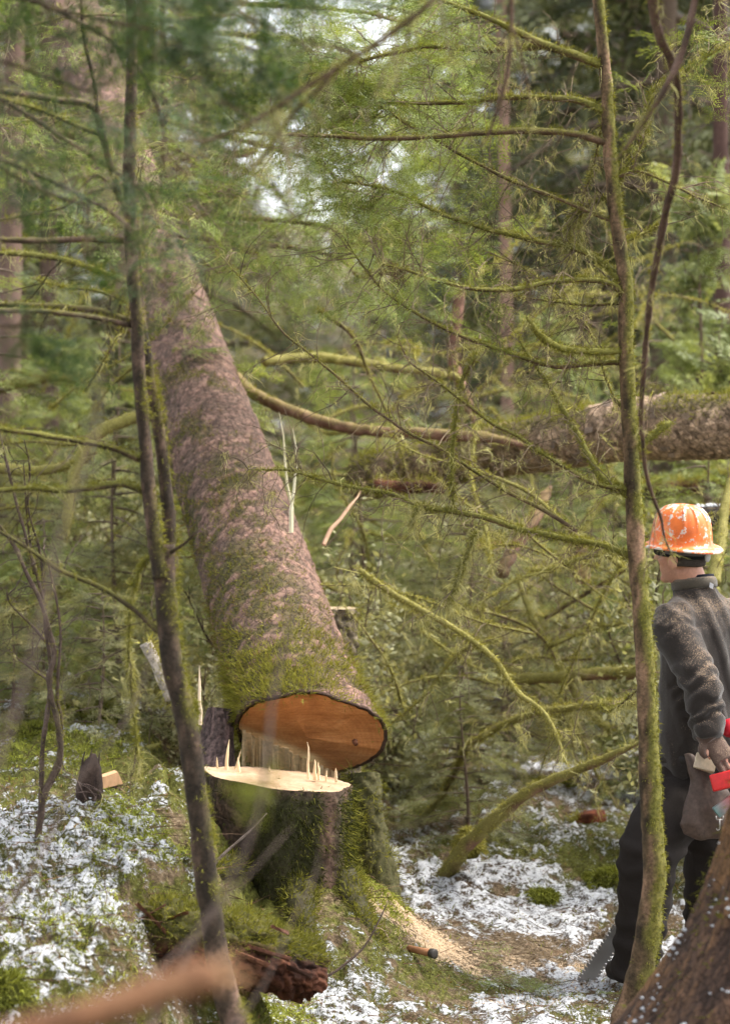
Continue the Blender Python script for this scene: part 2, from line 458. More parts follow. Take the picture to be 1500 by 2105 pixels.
def floor_cover(x, y, z):
    """how much sawdust / snow / moss lies at a spot of the floor"""
    def blob(c, d, rx, ry):
        q = P(c[0], c[1], d); return np.exp(-((x - q[0]) / rx) ** 2 - ((y - q[1]) / ry) ** 2)
    p = np.stack([x, y], -1)
    big = fbm(p * 1.3, 3, 41); mid = fbm(p * 4.2, 3, 44)
    saw = .74 * blob((830, 1850), 9.5, .34, .38) + .62 * blob((1050, 1880), 9.6, .55, .32) + .8 * blob((1130, 2010), 8.95, .22, .22) + .55 * blob((1400, 1900), 9.5, .4, .5) + .55 * blob((990, 2040), 8.9, .22, .13)
    saw = .70 * np.clip(1.5 * (mid - .5) * 0 + saw + .28 * blob((1000, 1900), 9.5, .75, .8) - .25 + 1.9 * (mid - .5), 0, 1)
    snow = .20 + .75 * (big - .5) + .95 * (mid - .5) + .80 * (domes(x, y) - .42)
    snow = snow + .36 * blob((120, 1850), 7.6, .6, .7) + .2 * blob((400, 1800), 8.4, .4, .4) + .16 * blob((1180, 1620), 13, .9, 2.2) + .30 * blob((650, 2040), 8.7, .40, .35) + .22 * blob((820, 1740), 10.6, .3, .6) + .3 * blob((1150, 1800), 10.4, .5, .6) + .25 * blob((1050, 2000), 9.1, .6, .5) + .2 * blob((1180, 2090), 8.5, .3, .2)
    snow = snow - .25 * blob((900, 1900), 9.4, .5, .3) - .22 * blob((150, 1560), 10.3, .55, .9) - .25 * blob((560, 1780), 9.3, .4, .3) - .3 * blob((950, 1770), 10.0, .25, .35)
    snow = snow - .22 * sstep(14, 20, y) - .3 * sstep(5.5, 4.0, y)
    mossy = .55 + .9 * (fbm(p * 2.2, 3, 77) - .5) + .25 * blob((150, 1560), 10.3, .6, .9) - .3 * blob((1000, 1850), 9.7, .8, .6)
    return saw, np.clip(snow, 0, .64), np.clip(mossy, 0, 1)

us = np.concatenate([-np.geomspace(4, .215, 26)[:-1], np.linspace(-.215, .215, 290), np.geomspace(.215, 4, 26)[1:]])
ys = np.concatenate([np.array([-30, -15, -6, -2, 0.6, 2, 3.2, 4.2, 5]), 5 + np.cumsum(np.full(26, .07)), ])
ys = np.concatenate([ys, np.arange(6.85, 11.5, .0165), np.geomspace(11.5, 20, 130), np.geomspace(20.1, 60, 50), np.geomspace(61, 900, 34)])
YY, UU = np.meshgrid(ys, us, indexing='ij')
XX = UU * np.maximum(YY, 4.0)
fx, fy = XX.ravel(), YY.ravel()
fz = GZ(fx, fy)
cov = np.stack(floor_cover(fx, fy, fz), -1)
gb = MB(); gb.add(np.stack([fx, fy, fz], -1), grid_faces(len(ys), len(us), False)[:, ::-1], cov)
ground = gb.build('ground', 'forest_floor'); ground['kind'] = 'structure'
ground['label'] = 'uneven mossy forest floor dusted with patchy snow and sawdust'

def scatter_floor(n, y0, y1, umax=.2):
    # more samples close by: uniform in the picture rather than on the map
    y = 1 / (1 / y0 + rng.random(n) * (1 / y1 - 1 / y0)); x = (rng.random(n) * 2 - 1) * umax * y
    return x, y, GZ(x, y)

# moss blades standing in the floor
x, y, z = scatter_floor(120000, 6.6, 17, .21)
saw, sn, mo = floor_cover(x, y, z)
keep = rng.random(len(x)) < np.clip(.15 + 1.1 * (mo - .3), .04, 1) * (1 - .75 * saw) * (1 - .45 * sstep(.45, .75, sn))
x, y, z, mo = x[keep], y[keep], z[keep], mo[keep]
n = len(x); mbs = MB()
d = np.stack([rng.normal(0, .6, n), rng.normal(0, .6, n), np.full(n, .8)], -1)
dead = rng.random(n)[:, None] < .22
c = np.where(dead, np.array((.20, .13, .06)), mixc((.10, .11, .02), (.24, .25, .055), rng.random(n)))
strands(mbs, np.stack([x, y, z - .004], -1), d, rng.uniform(.012, .040, n), rng.uniform(.003, .007, n), .5, 2, c)
for (x0, x1, y0, y1, dd_), nn in (((190, 420, 1700, 1810, 8.1), 3000), ((-20, 300, 1790, 2080, 7.4), 1200), ((440, 640, 1830, 1990, 8.3), 4200), ((0, 260, 1480, 1640, 10.4), 3200), ((720, 830, 1690, 1880, 9.6), 2200)):
    q = np.array([P(a_, b_, dd_) for a_, b_ in zip(rng.uniform(x0, x1, nn // 9), rng.uniform(y0, y1, nn // 9))]); q[:, 1] += rng.normal(0, .22, len(q)); t_ = np.repeat(np.arange(len(q)), 9); off = rng.normal(0, .013, (len(t_), 2))
    xx, yy = q[t_, 0] + off[:, 0], q[t_, 1] + off[:, 1]
    strands(mbs, np.stack([xx, yy, GZ(xx, yy) - .003], -1), np.concatenate([off * 40, np.full((len(t_), 1), .75)], 1) + rng.normal(0, .25, (len(t_), 3)), rng.uniform(.022, .060, len(t_)), rng.uniform(.0035, .006, len(t_)), .85, 3, mixc((.13, .15, .022), (.34, .36, .075), rng.random(len(q))[t_]))
o = mbs.build('ground_moss', 'moss', smooth=False); tag(o, 'short green and straw moss growing all over the forest floor', 'moss', kind='stuff')

# snow crumbs lying on the moss tips
def lumps(mb, c, r, flat, col=(.8, .8, .8), seed=1):
    o8 = np.array([(1, 0, 0), (.5, .87, 0), (-.5, .87, 0), (-1, 0, 0), (-.5, -.87, 0), (.5, -.87, 0), (0, 0, 1), (0, 0, -1)], float)
    f = np.array([(i, (i + 1) % 6, 6) for i in range(6)] + [((i + 1) % 6, i, 7) for i in range(6)])
    n = len(c); a = rng.random(n) * 6.28
    ca, sa = np.cos(a)[:, None], np.sin(a)[:, None]
    sx = (r * rng.uniform(.7, 1.5, n))[:, None]
    lx = o8[None, :, 0] * sx * rng.uniform(.7, 1.3, (n, 8)); ly = o8[None, :, 1] * r[:, None] * rng.uniform(.7, 1.3, (n, 8)); lz = o8[None, :, 2] * (r * flat)[:, None]
    v = np.stack([lx * ca - ly * sa, lx * sa + ly * ca, lz + rng.normal(0, .12, (n, 8)) * r[:, None]], -1) + c[:, None]
    mb.add(v, (np.arange(n)[:, None, None] * 8 + f[None]).reshape(-1, 3), col)
x, y, z = scatter_floor(30000, 6.6, 16, .21)
saw, sn, mo = floor_cover(x, y, z)
fine = vnoise(np.stack([x, y], -1) * 14, 91)
keep = rng.random(len(x)) < sstep(.44, .70, sn + .45 * (fine - .5)) * .6 * (1 - .6 * saw)
x, y, z = x[keep], y[keep], z[keep]
mbs = MB(); rr = rng.uniform(.002, .0075, len(x))
lumps(mbs, np.stack([x, y, z + rr * .25], -1), rr, .55)
o = mbs.build('snow', 'snow'); tag(o, 'thin crumbly snow lying in patches on the moss', 'snow', kind='stuff')

# sawdust and chips
x, y, z = scatter_floor(60000, 7.5, 11.5, .2)
saw, sn, mo = floor_cover(x, y, z)
keep = rng.random(len(x)) < sstep(.15, .7, saw)
x, y, z = x[keep], y[keep], z[keep]; n = len(x)
mbs = MB(); strands(mbs, np.stack([x, y, z + .003], -1), np.stack([rng.normal(size=n), rng.normal(size=n), rng.normal(0, .35, n)], -1), rng.uniform(.005, .013, n), rng.uniform(.003, .006, n), 0, 1, (.52, .37, .22), .22)
o = mbs.build('sawdust', 'wood', smooth=False); tag(o, 'pale fresh sawdust spread over the ground beside the stump', 'sawdust', kind='stuff')

# needle and twig litter
x, y, z = scatter_floor(6500, 7.0, 15, .21); mbs = MB(); n = len(x)
strands(mbs, np.stack([x, y, z + .006], -1), np.stack([rng.normal(size=n), rng.normal(size=n), rng.normal(0, .12, n)], -1), rng.uniform(.04, .22, n), rng.uniform(.002, .005, n), .02, 4, (.11, .065, .035), .4, .5)
o = mbs.build('twig_litter', 'bark_fine', smooth=False); tag(o, 'fallen brown twigs littering the snowy moss', 'twigs', kind='stuff')

# ------------------------------------------------------------------ moss on trunks
MOSS_A, MOSS_B = np.array((.095, .100, .018)), np.array((.29, .275, .055))
LICHEN = np.array((.46, .43, .20))
def fuzz(mb, pts, nrm, dens_len, n, lo, hi, wid=.0035, droop=.35, light=.5, a=MOSS_A, b=MOSS_B, segs=1):
    """n blades on random picks of the surface points, weighted by dens_len"""
    if n <= 0: return
    w = dens_len / dens_len.sum(); g = max(1, n // 8); kc = rng.choice(len(pts), g, p=w); t = np.repeat(np.arange(g), 8); n = len(t); k = kc[t]   # tufts of eight
    off = rng.normal(0, .3, (n, 3)) * (lo + hi)
    base = pts[k] + off * .8 - nrm[k] * .003
    d = nrm[k] + off / (lo + hi) * 2.2 + rng.normal(0, .35, (n, 3)) + rng.normal(0, .35, (g, 3))[t]
    c = mixc(a, b, np.clip(rng.random(n) * .4 + rng.random(g)[t] * .5 + (light - .5), 0, 1))
    strands(mb, base, d, rng.uniform(lo, hi, n) * rng.uniform(.5, 1.25, g)[t], wid * rng.uniform(.7, 1.4, n), droop, segs, c, .22)

def bark_log(path, rad, cell, amp, cols, seed, step=.009, side_step=.009, groove=.6, flare=None, cap0=None, cap1=None, tilt=.5):
    """scaly bark as real relief: cells with raised lips; returns verts, faces, colours, outward normals, (s, theta)"""
    path = cat_rom(path, step) if step else np.asarray(path, float)
    n = len(path); s = np.concatenate([[0], np.cumsum(np.linalg.norm(np.diff(path, axis=0), axis=1))])
    r = np.asarray([rad(q) for q in s / s[-1]])
    t, u, w = frames(path)
    m = int(max(24, 2 * math.pi * r.max() / side_step)); th = np.arange(m) * 2 * math.pi / m
    nu = max(6, int(round(2 * math.pi * r.mean() / cell[0])))
    U = np.broadcast_to((th / (2 * math.pi) * nu)[None], (n, m)); V = np.broadcast_to((s / cell[1])[:, None], (n, m))
    dirs = u[:, None] * np.cos(th)[None, :, None] + w[:, None] * np.sin(th)[None, :, None]
    q = path[:, None] + dirs * r[:, None, None]
    wob = fbm(q * 9, 2, seed + 3)
    U2 = U + 2.6 * (wob - .5) + .8 * (fbm(q * 30, 2, seed + 4) - .5); V2 = V + 2.6 * (fbm(q * 8, 2, seed + 9) - .5) + .8 * (fbm(q * 30, 2, seed + 5) - .5)
    f1, f2, cid, ov = voro(U2.ravel(), V2.ravel(), nu, seed)
    f1b, f2b, cidb, ovb = voro(U2.ravel() * 2, V2.ravel() * 2, nu * 2, seed + 5)
    f1, f2, cid, ov = (a.reshape(n, m) for a in (f1, f2, cid, ov)); cidb = cidb.reshape(n, m); eb = (f2b - f1b).reshape(n, m)
    edge = sstep(0, .22, f2 - f1)
    h = amp * (edge * (.45 + .7 * cid) * groove + tilt * ov * edge + .35 * (cidb - .5) * sstep(0, .2, eb)) + amp * 1.6 * (fbm(q * 4.5, 2, seed + 31) - .5)
    rr = r[:, None] + h
    if flare is not None: rr = rr + flare(s[:, None], th[None])
    v = path[:, None] + dirs * rr[..., None]
    c0, c1, c2 = (np.array(c) for c in cols)
    k = cidb * .55 + cid * .45 + .5 * (fbm(q * 3, 2, seed + 60) - .5)
    col = np.where((k < .5)[..., None], mixc(c0, c1, np.clip(k * 2, 0, 1)), mixc(c1, c2, np.clip(k * 2 - 1, 0, 1)))
    col = col * (.5 + .5 * edge)[..., None]
    return v, dirs, col, (s, th, path, t, u, w, rr)

# ---- the felled tree, its trunk rising away over the stump
B0 = P(640, 1545, 9.85); B1 = P(213, 230, 16.76)
AX = unit(B1 - B0)
U_ = unit(np.cross(AX, (0, 0, 1.))); V_ = np.cross(U_, AX)
def log_r(q):
    L = q * LT
    return .258 + .030 * math.exp(-L / .45) - .0052 * L
steps = np.concatenate([[0], np.cumsum(np.geomspace(.0115, .075, 640))]); LT = steps[-1]
lp = B0 + AX * steps[:, None] + np.array((.012, 0, .012)) * np.sin(steps * .8)[:, None]
v, dirs, col, info = bark_log(lp, log_r, (.085, .075), .010, [(.12, .078, .058), (.21, .128, .096), (.34, .195, .15)], 5, step=None, side_step=.0112, tilt=.2,
                              flare=lambda s, th: .022 * np.exp(-s / .5) * np.cos(3 * th + .7) + .006 * np.exp(-s / .4) * np.cos(5 * th + 2))
s_, th_, path_, t_, u_, w_, rr_ = info
# slanted felling cut: pull the first rows onto the sawn plane
cu = np.einsum('ijk,k->ij', dirs, U_); cv = np.einsum('ijk,k->ij', dirs, V_)
cut = np.maximum(0, .10 - .10 * cu - .165 * cv)
near = 1 - sstep(0, 1.3, s_)[:, None]
v = v + AX * (cut * near * 1.0)[..., None]
n, m = v.shape[:2]
# moss creeps over the upper left of the butt and up the left flank
pxx, pyy, _ = to_px(v)
mm = fbm(v * 5.5, 3, 81)
upper = dirs @ np.array((-.62, -.25, .74))
mossw = np.clip(sstep(.05, .8, upper) * (1 - sstep(1.5, 7.5, s_)[:, None] * .93), 0, 1) * sstep(.34, .54, mm + .22 * (1 - sstep(.2, 2.2, s_)[:, None]))
mossw = np.maximum(mossw, sstep(.2, .9, dirs @ np.array((-.9, -.3, .1))) * (1 - sstep(3, 6, s_)[:, None]) * sstep(.45, .6, mm) * .7)
mossw = np.maximum(mossw, (1 - sstep(.25, 1.5, s_)[:, None]) * sstep(-.15, .5, dirs @ np.array((.1, -.35, .93))) * sstep(.40, .55, fbm(v * 9, 2, 84)) * .8)
mossw = mossw * sstep(.36, .58, fbm(v * 17, 2, 83) + .12 * (1 - sstep(.3, 1.6, s_)[:, None]))
col = mixc(col, np.array((.075, .070, .020)), mossw * .8)
felled = thing('felled_tree', 'thick mossy pink-barked felled tree trunk with its orange sawn butt over the stump', 'felled tree', B0)
lb = MB(); lb.add(v.reshape(-1, 3), grid_faces(n, m), col.reshape(-1, 3))
e = path_[-1]; j = np.arange(m); lb.add(np.vstack([v[-1], e]), np.stack([np.full(m, m), j, (j + 1) % m], -1), (.3, .2, .12))
lb.build('trunk', 'scaly_bark', felled)
mo = MB(); wgt = (mossw ** 1.2 * np.gradient(s_)[:, None]).ravel() + 1e-9
fuzz(mo, v.reshape(-1, 3), dirs.reshape(-1, 3), wgt, 20000, .008, .026, .0034, .6, .42)
w2 = wgt * (1 - sstep(.0, .9, s_)[:, None] * np.ones((1, m))).ravel() + 1e-12
fuzz(mo, v.reshape(-1, 3), dirs.reshape(-1, 3), w2, 11000, .015, .042, .0036, .8, .72)
# dead brown strands between the moss
fuzz(mo, v.reshape(-1, 3), dirs.reshape(-1, 3), wgt, 5000, .015, .045, .0025, .8, .5, np.array((.12, .075, .03)), np.array((.25, .17, .07)))
o = mo.build('moss', 'moss', felled, False); o['kind'] = 'stuff'
# sawn face: fan of rings a touch inside the bark
ctr = B0 + AX * .103
fr = []
for k in np.linspace(0.004, .955, 26):
    fr.append(ctr + (v[0] - ctr) * k)
fv = np.array(fr); fv = fv + AX * (.004 * (fbm(fv * 60, 2, 4) - .5) + .010 * (fbm(fv * np.array((6, 6, 30)), 2, 6) - .5))[..., None]
fpx, fpy, _ = to_px(fv)
pale = sstep(10, -10, (fpy - 1496) * -1 + (fpx - 500) * .40) * sstep(690, 640, fpx)     # the torn pale hinge at the lower left
fcol = mixc(np.array((1, 1, 1.)), np.array((2.3, 4.0, 6.5)), pale * .9)
pith = P(735, 1528, 9.9)
mat_cut('cut_butt', tuple(-P(640, 1545, 9.9)), 16, (0, .95, 0), [(.31, .115, .035), (.47, .20, .068), (.62, .32, .13)])
fb = MB(); fb.add(fv.reshape(-1, 3), [grid_faces(26, m)[:, ::-1], np.stack([np.zeros(m, int) + 26 * m, j, (j + 1) % m], -1)[:, ::-1]][:1], fcol.reshape(-1, 3))
fb.build('sawn_face', 'cut_butt', felled)
# dark bark lip around the face
lipv = np.stack([ctr + (v[0] - ctr) * .94 + AX * .012, ctr + (v[0] - ctr) * 1.0 - AX * .006, v[1] + dirs[1] * .004])
lb = MB(); lb.add(lipv.reshape(-1, 3), grid_faces(3, m), (.07, .042, .03)); lb.build('bark_rim', 'bark', felled)
# torn pale hinge wood clinging to the lower left of the face: ragged strips
tb = MB(); fl_px = np.stack([fpx.ravel(), fpy.ravel()], -1); fl_v = fv.reshape(-1, 3)
def on_face(x, y, off):
    q_ = fl_v[np.argmin(((fl_px - (x, y)) ** 2).sum(1))]; d_ = to_px(q_)[2]; return P(x, y, d_ - off)
xs_ = np.sort(np.concatenate([[499, 694], rng.uniform(502, 690, 62)]))
for k in range(63):
    top = np.interp(xs_[k], [497, 515, 560, 600, 650, 694], [1496, 1510, 1529, 1548, 1572, 1590]) + rng.normal(0, 2.2); bot = min(1600, top + rng.uniform(26, 70) + (30 if xs_[k] < 540 else 0)); off = rng.uniform(.008, .0105)
    a, b_, c_, d_ = on_face(xs_[k], top, off), on_face(xs_[k + 1] + .6, top + 1.2, off), on_face(xs_[k + 1] + .4, bot, off * 1.6), on_face(xs_[k], bot + rng.uniform(0, 9), off * 1.6)
    tb.add(np.array([a, b_, c_, d_, a + AX * .02, b_ + AX * .02, c_ + AX * .02, d_ + AX * .02]), np.array([(0, 3, 2, 1), (0, 1, 5, 4), (1, 2, 6, 5), (2, 3, 7, 6), (3, 0, 4, 7)]), mixc((.74, .52, .28), (.85, .66, .42), rng.random(1))[0])
tb.build('torn_hinge', 'wood', felled, False)['kind'] = 'stuff'
# small knot on the face
kn = P(731, 1529, 9.80); kv, kf, _ = tube(np.array([kn + AX * .02, kn - AX * .004]), [.012, .009], 10)
kb = MB(); kb.add(kv, kf, (.10, .035, .015)); kb.build('knot', 'wood', felled)

# ---- the stump
ST = P(572, 1600, 9.45); SZ = ST[2]
stump = thing('tree_stump', 'broad mossy stump freshly sawn flat with splinters standing on top', 'stump', (ST[0], ST[1], G(ST[0], ST[1])))
def stump_r(q): return .285
zt = np.arange(0, .74, .0085)
sp = np.stack([np.full_like(zt, ST[0]), np.full_like(zt, ST[1]), SZ - zt], -1)
v, dirs, col, info = bark_log(sp, stump_r, (.050, .16), .011, [(.035, .024, .016), (.075, .050, .034), (.17, .10, .07)], 14, step=None, side_step=.0095, tilt=.1,
                              flare=lambda s, th: (.014 * np.cos(3 * th + 1) + .010 * np.cos(7 * th)) * np.ones_like(s) + .08 * np.clip((s - .28) / .45, 0, 1) ** 1.6 * (1 + .7 * np.cos(4 * th + .8)))
s_, th_, path_, t_, u_, w_, rr_ = info
v = v + np.array((0, 0, 1.)) * (-(v[..., 0] - ST[0]) * .115 * (1 - sstep(0, .4, s_))[:, None])[..., None]   # the cut leans a little to the right
n, m = v.shape[:2]
mm = fbm(v * np.array((6, 6, 2.2)), 3, 15)
mossw = sstep(.36, .56, mm + .10 * sstep(.25, .6, s_)[:, None]) * sstep(-.0, .05, s_)[:, None]
strip = np.exp(-((v[..., 0] - (ST[0] + .205)) / .030) ** 2) * (dirs[..., 1] < 0)
mossw = mossw * (1 - strip)
col = mixc(col, np.array((.13, .075, .055)), strip * .6)
col = mixc(col, np.array((.034, .036, .012)), mossw * .8)
sb = MB(); sb.add(v.reshape(-1, 3), grid_faces(n, m)[:, ::-1], col.reshape(-1, 3)); sb.build('bark', 'bark', stump)
mo = MB(); wgt = (mossw + .02).ravel()
wgt = wgt * (dirs[..., 1].ravel() < .3)
nr = dirs.reshape(-1, 3) + np.array((0, 0, -.5))
fuzz(mo, v.reshape(-1, 3), nr, wgt, 17000, .012, .040, .0036, .7, .25, np.array((.022, .026, .007)), np.array((.11, .115, .028)))
fuzz(mo, v.reshape(-1, 3), nr, wgt * (sstep(.15, .35, dirs[..., 0] + .35 * (vnoise(v * 9, 3) - .5))).ravel() + 1e-9, 2200, .02, .045, .0035, .7, .45)
o = mo.build('moss', 'moss', stump, False); o['kind'] = 'stuff'
mat_cut('cut_stump', tuple(-ST), 14, (1.3, 0, .5), [(.22, .13, .07), (.40, .275, .17), (.54, .41, .29)])
ctr = np.array((ST[0], ST[1], SZ)); top = v[0] + np.array((0, 0, -.001))
fv = np.array([ctr + (top - ctr) * k for k in np.linspace(.02, .985, 20)])
fv[..., 2] += .006 * (fbm(fv * 40, 2, 9) - .5)
fb = MB(); fb.add(fv.reshape(-1, 3), grid_faces(20, m), (1, 1, 1)); fb.build('sawn_top', 'cut_stump', stump)
def splinter(a, b_, w, parent, colr=(.74, .56, .34), name='splinter'):
    a, b_ = np.asarray(a), np.asarray(b_); L = np.linalg.norm(b_ - a)
    ts = np.linspace(0, 1, 6)[:, None]; pth = a + (b_ - a) * ts + rng.normal(0, L * .012, (6, 3)) * (ts > 0)
    vv, ff, _ = tube(pth, w * np.array([1, .95, .85, .75, .5, .12]), 5, .15, 80, 3)
    q = MB(); q.add(vv, ff, np.array(colr) * rng.uniform(.85, 1.12)); return q.build(name, 'wood', parent, False)
for xa, ya, xb, yb, wpx, d in [(464, 1588, 470, 1521, 4.2, 9.55), (478, 1588, 497, 1540, 2.2, 9.58), (491, 1586, 489, 1557, 4, 9.5), (447, 1584, 446, 1556, 3, 9.55),
                               (634, 1596, 633, 1524, 3.2, 9.45), (648, 1598, 647, 1561, 4.5, 9.47), (656, 1598, 654, 1566, 3.2, 9.5),
                               (691, 1602, 690, 1579, 3.4, 9.5), (556, 1592, 553, 1574, 3, 9.62),
                               (670, 1600, 671, 1584, 2.5, 9.5)]:
    splinter(P(xa, ya + 6, d), P(xb, yb, d), wpx * d / F, stump)
# mossy buttress of the stump that carries the log on its right, and the dark bark slab on the left
bp = cat_rom(np.array([P(748, 1592, 9.95), P(752, 1650, 9.92), P(760, 1720, 9.9), P(775, 1800, 9.85), P(785, 1930, 9.8)]), .01)
v, dirs, col, info = bark_log(bp, lambda q: .058 + .03 * q, (.04, .08), .02, [(.04, .03, .02), (.07, .05, .03), (.11, .08, .05)], 33, step=None, side_step=.012)
bb = MB(); bb.add(v.reshape(-1, 3), grid_faces(*v.shape[:2]), mixc(col, np.array((.06, .065, .015)), np.full(v.shape[:2], .6)).reshape(-1, 3)); bt = bb.build('buttress', 'bark', stump)
mo = MB(); fuzz(mo, v.reshape(-1, 3), dirs.reshape(-1, 3) + np.array((0, 0, -.4)), fbm(v.reshape(-1, 3) * 12, 2, 9) ** 4, 4500, .015, .045, .0036, .7, .5); o = mo.build('moss', 'moss', bt, False); o['kind'] = 'stuff'
bp = cat_rom(np.array([P(455, 1462, 10.0), P(446, 1530, 9.95), P(440, 1620, 9.85), P(430, 1700, 9.8)]), .01)
v, dirs, col, info = bark_log(bp, lambda q: .05 + .05 * q, (.03, .09), .012, [(.035, .025, .022), (.08, .055, .05), (.17, .11, .10)], 36, step=None, side_step=.009)
bb = MB(); bb.add(v.reshape(-1, 3), grid_faces(*v.shape[:2]), col.reshape(-1, 3)); bb.build('bark_slab', 'bark', stump)
# roots running out of the stump into the moss
for pts in ([(700, 1760, 9.35), (735, 1810, 9.2), (775, 1850, 9.1)], [(520, 1780, 9.3), (470, 1820, 9.15), (430, 1870, 9.0)], [(610, 1800, 9.2), (620, 1850, 9.05), (640, 1890, 8.95)]):
    q = np.array([P(*p) for p in pts]); q[:, 2] = G(q[:, 0], q[:, 1]) - .01
    q = cat_rom(q, .012); vv, ff, dd = tube(q, np.linspace(.075, .03, len(q)), 18, .3, 25, 4)
    bb = MB(); bb.add(vv, ff, (.05, .045, .02)); rt = bb.build('root', 'bark', stump)
    mo = MB(); fuzz(mo, vv[:len(dd)], dd, sstep(-.6, .4, dd[:, 2]) + .05, 2600, .012, .035, .004, .5, .45); o = mo.build('moss', 'moss', rt, False); o['kind'] = 'stuff'

# ---- tall splinters left standing around the stump
splx = thing('splintered_stick', 'two tall pale splinters standing just behind the felled trunk', 'splinter', P(596, 1085, 10.6))
splinter(P(600, 1095, 10.6), P(579, 850, 10.6), .0068, splx, (.62, .55, .36)); splinter(P(598, 1095, 10.55), P(605, 880, 10.55), .0078, splx, (.66, .60, .42))
o = splinter(P(411, 1490, 9.7), P(409, 1365, 9.72), .0085, None, (.78, .62, .44), 'wood_splinter'); tag(o, 'pale pointed splinter upright beside the left sapling behind the stump', 'splinter')
o = splinter(P(665, 1120, 11), P(752, 992, 11.2), .011, None, (.45, .28, .18), 'broken_stick'); tag(o, 'reddish stick leaning in front of the dark hollow under the fallen log', 'stick')

# ---- second, older stump half hidden behind the felled trunk
q0 = P(684, 1250, 11.2)
st2 = thing('cut_stump', 'older mossy stump with pale cut top half hidden behind the felled trunk', 'stump', (q0[0], q0[1], G(q0[0], q0[1])))
zt = np.arange(0, max(.4, q0[2] - float(G(q0[0], q0[1])) + .1), .012)
v, dirs, col, info = bark_log(np.stack([np.full_like(zt, q0[0]), np.full_like(zt, q0[1]), q0[2] - zt], -1), lambda q: .10 + .05 * q, (.05, .07), .022, [(.06, .045, .03), (.14, .11, .07), (.34, .28, .20)], 44, step=None, side_step=.012)
bb = MB(); bb.add(v.reshape(-1, 3), grid_faces(*v.shape[:2])[:, ::-1], col.reshape(-1, 3)); bb.build('bark', 'bark', st2)
m = v.shape[1]; fv = np.array([q0 + (v[0] - q0) * k for k in (.03, .3, .6, .97)]); bb = MB(); bb.add(fv.reshape(-1, 3), grid_faces(4, m), (.42, .32, .20)); bb.build('sawn_top', 'wood', st2)
splinter(P(668, 1252, 11.2), P(666, 1232, 11.2), .006, st2)
mo = MB(); fuzz(mo, v.reshape(-1, 3), dirs.reshape(-1, 3) + np.array((0, 0, -.5)), fbm(v.reshape(-1, 3) * 7, 2, 3) ** 4, 6000, .02, .05, .004, .7, .6); o = mo.build('moss', 'moss', st2, False); o['kind'] = 'stuff'

# ------------------------------------------------------------------ fallen log on the right
fl = thing('fallen_log', 'scaly brown fallen log lying across the undergrowth behind the worker', 'log', P(1250, 960, 12.4))
lpx = [(1700, 872, 11.8), (1480, 876, 12.0), (1300, 884, 12.3), (1140, 908, 12.7), (980, 935, 13.1), (840, 968, 13.5), (745, 985, 13.8)]
lp = np.array([P(*p) for p in lpx])
v, dirs, col, info = bark_log(lp, lambda q: .156 - .05 * max(0, q - .35) ** .8, (.042, .038), .011, [(.15, .10, .062), (.37, .25, .165), (.68, .48, .33)], 52, step=.014, side_step=.014, tilt=.8)
s_, th_, path_, t_, u_, w_, rr_ = info; n, m = v.shape[:2]
mossw = sstep(.15, .8, dirs[..., 2]) * sstep(.42, .6, fbm(v * 4, 3, 61) + .10 * sstep(.9, 1.6, s_)[:, None]) + .5 * sstep(1.5, 2.3, s_)[:, None] * sstep(.4, .55, fbm(v * 5, 2, 62))
mossw = np.clip(mossw, 0, 1)
bb = MB(); bb.add(v.reshape(-1, 3), grid_faces(n, m), mixc(col, np.array((.07, .07, .018)), mossw * .7).reshape(-1, 3))
for q, row in ((path_[0], 0), (path_[-1], n - 1)):
    bb.add(np.vstack([v[row], q]), np.stack([np.full(m, m), np.arange(m), (np.arange(m) + 1) % m], -1), (.25, .13, .06))
bb.build('trunk', 'scaly_bark', fl)
mo = MB(); fuzz(mo, v.reshape(-1, 3), dirs.reshape(-1, 3), mossw.ravel() + .003, 12000, .015, .045, .0045, .6, .6); o = mo.build('moss', 'moss', fl, False); o['kind'] = 'stuff'
# flakes of bark lifting off the log
for k in range(46):
    i = rng.integers(40, int(n * .55)); j = rng.integers(0, m)
    if dirs[i, j, 1] > .2: continue
    a = v[i, j]; nn = dirs[i, j]; tt = t_[i]; ss = np.cross(nn, tt); w, h = rng.uniform(.012, .03), rng.uniform(.012, .028)
    vv, ff = box_pts(a + nn * .006, tt * w + nn * rng.normal(0, .004), ss * h + nn * rng.normal(0, .006), nn * .002)
    bb = MB(); bb.add(vv, ff, mixc((.14, .10, .075), (.34, .25, .19), rng.random(1))[0]); bb.build('bark_flake', 'bark_fine', fl, False)

# ------------------------------------------------------------------ branches with twigs, moss and hanging lichen
BR = [(.055, .036, .022), (.11, .068, .042), (.17, .10, .07)]
def pick(cols, k):
    c0, c1, c2 = (np.array(c) for c in cols); k = np.clip(k, 0, 1)
    return np.where((k < .5)[..., None], mixc(c0, c1, np.clip(k * 2, 0, 1)), mixc(c1, c2, np.clip(k * 2 - 1, 0, 1)))

def px_path(pts, d, step=.02, wob=.004, seed=0):
    d0, d1 = (d, d) if np.isscalar(d) else d
    L = np.concatenate([[0], np.cumsum([math.hypot(b[0] - a[0], b[1] - a[1]) for a, b in zip(pts, pts[1:])])]); L /= L[-1]
    q = np.array([P(p[0], p[1], p[2] if len(p) > 2 else d0 + (d1 - d0) * l) for p, l in zip(pts, L)])
    q = cat_rom(q, step)
    if wob: q = q + wob * 2 * (np.stack([fbm(q * 7, 2, seed + i) for i in range(3)], -1) - .5)
    return q

